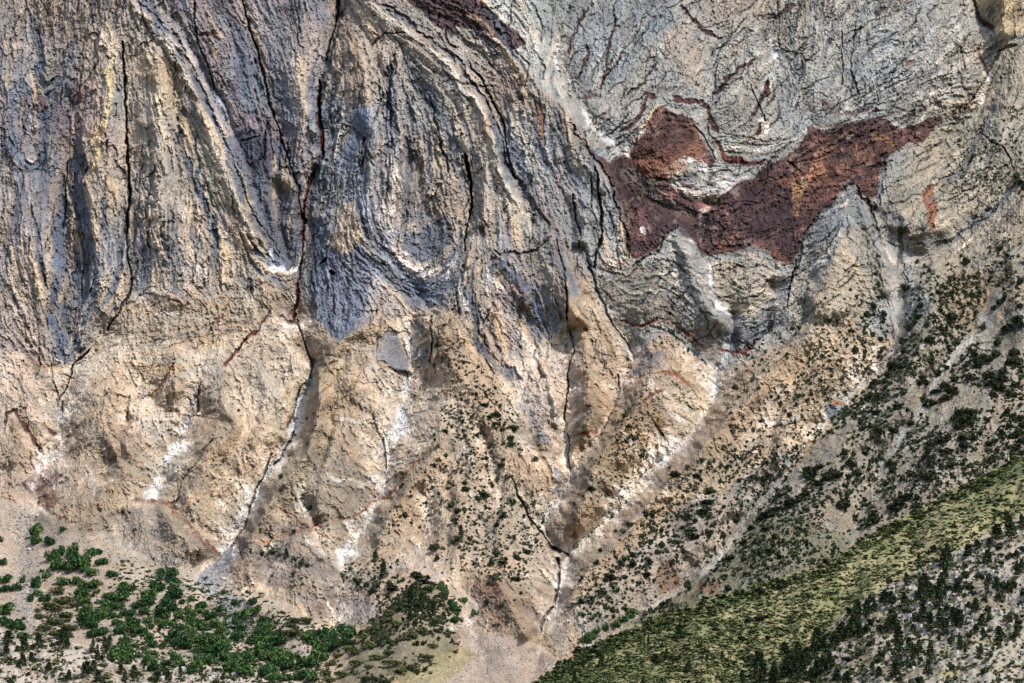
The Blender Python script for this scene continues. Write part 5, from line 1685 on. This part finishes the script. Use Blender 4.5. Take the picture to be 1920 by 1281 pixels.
# ------------------------------------------------------------------ uncountable scrub, built as joined clumps
def scatter_mesh(name, X, Y_, Z, sx, sz, variants, mat, seed, tilt=0.0):
    r = np.random.default_rng(seed); Vs = []; Qs = []; off = 0
    n = len(X); pick = r.integers(0, len(variants), n); rot = r.random(n) * 6.28
    for k, (V0, Q0) in enumerate(variants):
        s = np.where(pick == k)[0]
        if not len(s): continue
        c, sn = np.cos(rot[s])[:, None], np.sin(rot[s])[:, None]
        vx = (V0[None, :, 0] * c - V0[None, :, 1] * sn) * sx[s][:, None] + X[s][:, None]
        vy = (V0[None, :, 0] * sn + V0[None, :, 1] * c) * sx[s][:, None] + Y_[s][:, None]
        vz = V0[None, :, 2] * sz[s][:, None] + Z[s][:, None]
        Vs.append(np.stack([vx, vy, vz], -1).reshape(-1, 3))
        Qs.append((Q0[None] + (np.arange(len(s)) * len(V0))[:, None, None] + off).reshape(-1, 4)); off += len(s) * len(V0)
    return grid_object(name, np.concatenate(Vs), np.concatenate(Qs), None, mat, False)

def leafy(kind, n, size, seed):
    r = np.random.default_rng(seed); return leaves(crown_points(kind, r, n), size, r)
V_small = [leafy('shrub', 14, 0.46, 700 + k) for k in range(8)]
V_mid = [leafy('juniper', 36, 0.25, 720 + k) for k in range(6)]

def sample_polys(block, seed):
    r = np.random.default_rng(seed); out = []
    for (dens, lo, hi), P in parse(block):
        P = [tuple(p) for p in P]
        xs = [p[0] for p in P]; ys = [p[1] for p in P]
        A = (max(xs) - min(xs)) * (max(ys) - min(ys)); n = int(A * float(dens) / 1000)
        x = r.uniform(min(xs), max(xs), n); y = r.uniform(min(ys), max(ys), n)
        m = poly_mask(P, x + r.normal(0, 8, n), y + r.normal(0, 8, n)) > 0
        cl = bilin(n1, (x - X0) / STEP, (y - Y0) / STEP) + bilin(n0, (x - X0) / STEP, (y - Y0) / STEP) * 0.8
        m &= (r.random(n) < 1 / (1 + np.exp(-2.2 * cl)) * 1.3)
        s = float(lo) + (float(hi) - float(lo)) * r.random(n) ** 2.6
        out.append(np.stack([x, y, s], 1)[m])
    return np.concatenate(out)

SCRUB = """
24|3|6.5:820,640 850,640 900,700 960,780 1010,900 1035,1030 960,1110 880,1060 860,960 830,830
9|3.5|8:760,850 830,830 880,1060 800,1080 700,1010
2.5|3|6:560,780 640,760 620,1000 500,1040 480,960
4|3.5|8:470,1030 620,1060 640,1100 560,1120 450,1060
20|3.5|8:640,1060 760,1050 850,1090 800,1180 740,1150 640,1110
18|3|6.5:1070,980 1110,870 1170,760 1190,730 1230,800 1210,880 1150,960 1060,1040
6|3.5|7:1190,610 1230,580 1330,640 1350,690 1280,680 1220,640
5|3|6:1210,520 1290,560 1330,610 1260,590
7|3.5|8:1380,640 1480,620 1600,640 1640,700 1540,780 1430,860 1340,850 1370,740
10|3.5|9:1480,620 1560,600 1640,640 1640,700 1540,760 1440,740
26|3|7.5:1260,930 1400,820 1440,870 1400,960 1300,1070 1180,1130 1080,1180 1090,1110 1180,1000
44|3|8.5:1440,860 1560,790 1660,680 1740,600 1780,500 1940,440 1940,900 1700,960 1600,1010 1480,990 1400,980
20|3|8:1620,640 1660,700 1600,800 1500,870 1440,930 1420,870 1560,790
14|3.5|9:1700,480 1830,500 1800,620 1720,660 1700,600
14|3.5|9:1590,560 1660,560 1680,660 1640,700 1600,640
5|3.5|8:1760,260 1920,200 1920,500 1860,480 1880,380 1760,330
40|3|9:1160,1190 1330,1062 1420,985 1600,1010 1560,1060 1330,1130
120|3|9:600,1300 680,1190 760,1110 800,1082 840,1108 862,1180 850,1225 740,1290
5|3.5|8:1060,1060 1120,1060 1200,1160 1060,1200
4|3.5|8:870,1080 1000,1090 1000,1180 920,1170
3|3|6:100,940 220,930 240,950 140,980
2|3|6:340,820 480,860 480,1000 380,960
3|3.5|8:1500,520 1620,540 1600,640 1480,620
1.2|3|6:150,640 520,600 560,760 200,800
"""
sc = sample_polys(SCRUB, 41)
# keep scree chutes and rubble clear
keep = np.ones(len(sc), bool)
for P_, wd in (('1664,470 1674,560 1686,625 1662,688 1602,738 1545,790', 8), ('1880,560 1836,615 1765,705 1712,785 1662,858', 8), ('1480,880 1420,955 1335,1060 1290,1095 1180,1165', 6), ('1668,520 1680,600', 15), ('1870,560 1836,615', 15)):
    d, _, _ = line_dist(pts(P_), sc[:, 0], sc[:, 1]); keep &= d > wd
sc = sc[keep]
def place(sc_):
    Yv = bilin(YD, (sc_[:, 0] - X0) / STEP, (sc_[:, 1] - Y0) / STEP).astype(float)
    x, y = sc_[:, 0], sc_[:, 1]
    f = (x >= 960) & (y > MID(x) + 1); Yv = np.where(f, on('sage_hillside', x, y), Yv)
    f = (x >= 1340) & (y > NEAR(x) + 1); Yv = np.where(f, on('rocky_hillside', x, y), Yv)
    f = (x < 580) & (y > KNOB(x) + 1); Yv = np.where(f, on('stony_rise', x, y), Yv)
    a, b, c = ray_point(x, y, Yv)
    return a, b, c, Yv * TANH / 960.0
r2 = np.random.default_rng(77)
hid = ((sc[:, 0] >= 960) & (sc[:, 1] > MID(sc[:, 0]) - 2)) | ((sc[:, 0] < 580) & (sc[:, 1] > KNOB(sc[:, 0]) - 2))
sc = sc[~hid]
if rest:
    sc = np.concatenate([sc, np.array([(i['x'], i['y'], i['w']) for i in rest])])
small = sc[sc[:, 2] < 4.5]; mid_ = sc[sc[:, 2] >= 4.5]
a, b, c, pm = place(small); o = scatter_mesh('low_shrubs', a, b, c - 0.15, small[:, 2] * pm * 1.15, small[:, 2] * pm * 0.95, V_small, M_juniper, 3)
S(o, 'countless small dark shrubs dotted over the tan and grey slopes', 'shrubs', kind='stuff')
a, b, c, pm = place(mid_); o = scatter_mesh('scrub_junipers', a, b, c - 0.2, mid_[:, 2] * pm * 1.35, mid_[:, 2] * pm * 1.3, V_mid, M_juniper, 4)
S(o, 'mass of smaller dark junipers scattered thickly on the wooded slope', 'shrubs', kind='stuff')

def hill_scatter(name, xr, crest, depth, n, lo, hi, mat, label, seed, variants, thick=0.5, extra=None):
    r = np.random.default_rng(seed)
    x = r.uniform(xr[0], xr[1], n); c = crest(x); s = r.random(n) * (1330 - c); y = c + s
    m = (y > c + 1)
    if extra is not None: m &= extra(x, y)
    cl = bilin(n1, (x - X0) / STEP, (y - Y0) / STEP)
    m &= r.random(n) < np.clip(0.85 + 0.2 * cl, 0.3, 1)
    x, y = x[m], y[m]; sz = lo + (hi - lo) * r.random(len(x)) ** 2.2
    Yv = on(depth, x, y)
    a, b, c_ = ray_point(x, y, Yv); pm = Yv * TANH / 960
    o = scatter_mesh(name, a, b, c_ - 0.2, sz * pm * 1.15, sz * pm * thick * 1.35, variants, mat, seed)
    return S(o, label, 'shrubs', kind='stuff')
notnear = lambda x, y: ~((x > 1340) & (y > NEAR(x)))
hill_scatter('sagebrush', (960, 2060), MID, 'sage_hillside', 26000, 3, 8, M_sagebush, 'continuous grey green sagebrush covering the smooth hillside', 801, V_small, 0.34, notnear)
hill_scatter('crest_brush', (980, 2060), MID, 'sage_hillside', 9000, 5, 13, M_olive, 'darker brush fringing the upper edge of the sagebrush hillside', 811, V_small, 0.6, lambda x, y: (y - MID(x) < 26) & notnear(x, y))
hill_scatter('sage_hillside_brush', (960, 2060), MID, 'sage_hillside', 3800, 4, 12, M_olive, 'darker olive brush patches among the sagebrush of the smooth hillside', 803, V_small, 0.4, notnear)
hill_scatter('outcrop_brush', (1345, 2060), NEAR, 'rocky_hillside', 5200, 3, 9, M_olive, 'olive scrub among pale stones on the near rocky hillside', 805, V_small, 0.55)
hill_scatter('outcrop_dark_brush', (1345, 2060), NEAR, 'rocky_hillside', 420, 7, 20, M_juniper, 'small dark bushes scattered among pale stones of the near rocky hillside', 807, V_mid, 0.9)
hill_scatter('rise_brush', (-100, 560), KNOB, 'stony_rise', 1500, 3, 11, M_olive, 'low scrub on the stony rise along the bottom left', 809, V_small, 0.6)

ug = sample_polys("""
26|4|10:40,1060 130,1010 200,1040 330,1080 480,1110 560,1180 640,1180 600,1281 400,1281 300,1240 60,1190
40|4|11:330,1190 420,1150 640,1190 600,1290 420,1281
30|4|11:100,1090 145,1080 150,1190 70,1190
""", 43)
a, b, c, pm = place(ug[(ug[:, 1] < KNOB(ug[:, 0]) - 2)]); ug = ug[(ug[:, 1] < KNOB(ug[:, 0]) - 2)]
S(scatter_mesh('undergrowth', a, b, c - 0.15, ug[:, 2] * pm * 0.9, ug[:, 2] * pm * 0.5, V_small, leaf_material('undergrowth_foliage', (40, 58, 36), (62, 82, 48), (98, 112, 64)), 5), 'low dull green undergrowth between the bushes on the lower left talus', 'shrubs', kind='stuff')

# ------------------------------------------------------------------ loose stone
def rock_variant(seed):
    r = np.random.default_rng(seed)
    c = np.array([(x, y, z) for x in (-1, 1) for y in (-1, 1) for z in (-1, 1)], float) * 0.5
    c *= r.uniform(0.6, 1.15, (8, 3)); c[:, 2] += 0.2
    q = np.array([(0, 1, 3, 2), (4, 6, 7, 5), (0, 4, 5, 1), (2, 3, 7, 6), (0, 2, 6, 4), (1, 5, 7, 3)])
    return c, q
ROCKS = [rock_variant(1000 + k) for k in range(10)]
def stone_mat(name, lo, hi):
    m = bpy.data.materials.new(name); nt, bs = nodes(m)
    g = N(nt, 'ShaderNodeNewGeometry'); rp = N(nt, 'ShaderNodeValToRGB'); nt.links.new(g.outputs['Random Per Island'], rp.inputs[0])
    rp.color_ramp.elements[0].color = tuple((lin(lo) * ALBEDO).tolist()) + (1,); rp.color_ramp.elements[1].color = tuple((lin(hi) * ALBEDO).tolist()) + (1,)
    nt.links.new(rp.outputs[0], bs.inputs['Base Color']); return m
M_st_tan = stone_mat('tan_stone', (118, 106, 92), (208, 192, 172))
M_st_grey = stone_mat('grey_stone', (112, 112, 116), (206, 204, 204))
M_st_pale = stone_mat('pale_stone', (150, 146, 140), (226, 222, 216))

def stones(name, block, mat, label, seed):
    r = np.random.default_rng(seed); out = []
    for (dens, lo, hi), P in parse(block):
        xs = [p[0] for p in P]; ys = [p[1] for p in P]; A = (max(xs) - min(xs)) * (max(ys) - min(ys)); n = int(A * float(dens) / 1000)
        x = r.uniform(min(xs), max(xs), n); y = r.uniform(min(ys), max(ys), n)
        m = poly_mask(P, x + r.normal(0, 4, n), y + r.normal(0, 4, n)) > 0
        out.append(np.stack([x, y, float(lo) + (float(hi) - float(lo)) * r.random(n) ** 4], 1)[m])
    s = np.concatenate(out)
    a, b, c, pm = place(s)
    o = scatter_mesh(name, a, b, c - 0.1, s[:, 2] * pm, s[:, 2] * pm * 0.8, ROCKS, mat, seed)
    return S(o, label, 'stones', kind='stuff')
stones('talus_stones', """
45|1.2|4:0,930 95,975 200,1005 300,1070 385,1048 430,1108 620,1178 600,1240 400,1281 300,1240 0,1170
40|1.2|3.5:850,1110 888,1130 900,1180 1040,1240 1000,1290 780,1290 870,1220
20|1.2|3:740,625 757,660 765,690 705,650
""", M_st_tan, 'loose tan talus stones covering the lower slopes', 1101)
stones('grey_rubble', """
90|1.2|6:20,960 75,960 70,1050 60,1190 20,1190 35,1050
110|1.2|5:418,1020 440,1035 425,1080 400,1105 370,1100 400,1050
130|1.2|5:365,1104 400,1062 430,1085 445,1110 480,1150 465,1195 420,1150 390,1118
60|1.2|4:380,1100 410,1110 450,1180 430,1210 390,1140
30|1.2|3:1660,470 1680,520 1695,620 1675,640 1655,540
30|1.2|3:1850,560 1890,560 1845,610 1825,625
70|1.2|4:1450,880 1420,960 1345,1060 1290,1100 1180,1170 1165,1165 1280,1085 1330,1040 1400,950
60|1.2|5:1000,1220 1040,1240 1030,1260 990,1240
""", M_st_grey, 'grey rubble and gravel filling the chutes and gullies', 1103)
def on_hill(name, xr, crest, depth, n, lo, hi, label, seed, extra=None):
    r = np.random.default_rng(seed)
    x = r.uniform(*xr, n); c = crest(x); y = c + 2 + r.random(n) * (1330 - c)
    m = np.ones(n, bool) if extra is None else extra(x, y)
    m &= r.random(n) < np.clip(0.7 + 0.4 * bilin(n1, (x - X0) / STEP, (y - Y0) / STEP), 0.05, 1)
    x, y = x[m], y[m]; sz = lo + (hi - lo) * r.random(len(x)) ** 3; Yv = on(depth, x, y)
    a, b, c_ = ray_point(x, y, Yv); pm = Yv * TANH / 960
    return S(scatter_mesh(name, a, b, c_ - 0.1, sz * pm, sz * pm * 1.1, ROCKS, M_st_pale, seed), label, 'stones', kind='stuff')
OUT = [pts('1690,1080 1850,1010 1920,1040 1920,1130 1880,1190 1780,1190 1720,1150'), pts('1600,1150 1700,1085 1760,1100 1800,1200 1700,1180 1620,1190'), pts('1540,1210 1590,1190 1600,1230 1560,1240'), pts('1660,1220 1800,1210 1790,1250 1690,1260')]
on_hill('outcrop_stones', (1345, 2040), NEAR, 'rocky_hillside', 12000, 2, 8, 'pale jagged stones of the outcrop on the near hillside', 1105, lambda x, y: sum(poly_mask(P, x, y) for P in OUT) > 0)
on_hill('rise_stones', (-100, 560), KNOB, 'stony_rise', 2600, 1.5, 7, 'pale stones strewn on the stony rise at bottom left', 1107)

# boulders that can be told apart
def boulder_mesh(seed):
    r = np.random.default_rng(seed)
    import bmesh
    bm = bmesh.new(); bmesh.ops.create_icosphere(bm, subdivisions=2, radius=0.5)
    d = r.standard_normal((5, 3)); d /= np.linalg.norm(d, axis=1)[:, None]
    for v in bm.verts:
        p = np.array(v.co)
        for k in range(5):
            e = p @ d[k] - 0.30 - 0.03 * k
            if e > 0: p = p - d[k] * e
        v.co = (p * np.array([1.2, 1.0, 0.9]) + r.normal(0, 0.012, 3)).tolist()
    me = bpy.data.meshes.new('boulder'); bm.to_mesh(me); bm.free(); return me
BM = [boulder_mesh(1200 + k) for k in range(4)]
M_bp = soil_material('pale_boulder_stone', [(0.4, (190, 180, 170)), (0.6, (220, 212, 204))], 0.6)
M_bt = soil_material('tan_boulder_stone', [(0.4, (186, 158, 136)), (0.6, (214, 186, 162))], 0.6)
M_bg = soil_material('grey_boulder_stone', [(0.4, (140, 140, 142)), (0.6, (184, 182, 180))], 0.6)
for (x, y, w_, h_, m_, lab) in [
    (349, 1094, 15, 7, 0, 'largest white flat boulder left of the slate rubble tongue'), (363, 1101, 10, 4, 0, 'smaller white slab boulder just below the largest white boulder'),
    (420, 1084, 9, 10, 1, 'pinkish upright boulder on the right edge of the slate rubble'), (413, 1119, 12, 6, 1, 'pinkish boulder under the slate rubble beside a small green bush'),
    (48, 967, 8, 6, 2, 'grey boulder high in the left boulder stream'), (70, 965, 7, 6, 0, 'whitish boulder at the right edge of the left boulder stream top'),
    (18, 991, 6, 5, 1, 'tan boulder at the left edge of the left boulder stream'), (60, 982, 6, 5, 2, 'small grey boulder just above the topmost green bush'),
    (54, 1029, 9, 5, 0, 'whitish flat boulder under the topmost pair of green bushes'), (334, 1012, 6, 5, 2, 'small rounded boulder against the rust stained cliff foot'),
    (285, 1059, 8, 5, 1, 'tan boulder where the talus meets the brown cliff foot'), (408, 1108, 7, 4, 2, 'small grey boulder at the lower end of the slate rubble'),
    (33, 975, 6, 4, 0, 'small pale boulder between two others in the left boulder stream')]:
    X_, Y_, Z_, D_ = ground(x, y + h_ / 2); pm = D_ * TANH / 960
    me = BM[(x + y) % 4].copy(); me.materials.clear(); me.materials.append((M_bp, M_bt, M_bg)[m_])
    o = link(bpy.data.objects.new('boulder', me)); o.location = (X_, Y_, Z_ + h_ * pm * 0.3)
    o.scale = (w_ * pm, w_ * pm * 0.9, h_ * pm); o.rotation_euler = (0.1, 0.1, x % 6)
    S(o, lab, 'boulder', 'boulders on the lower left talus')
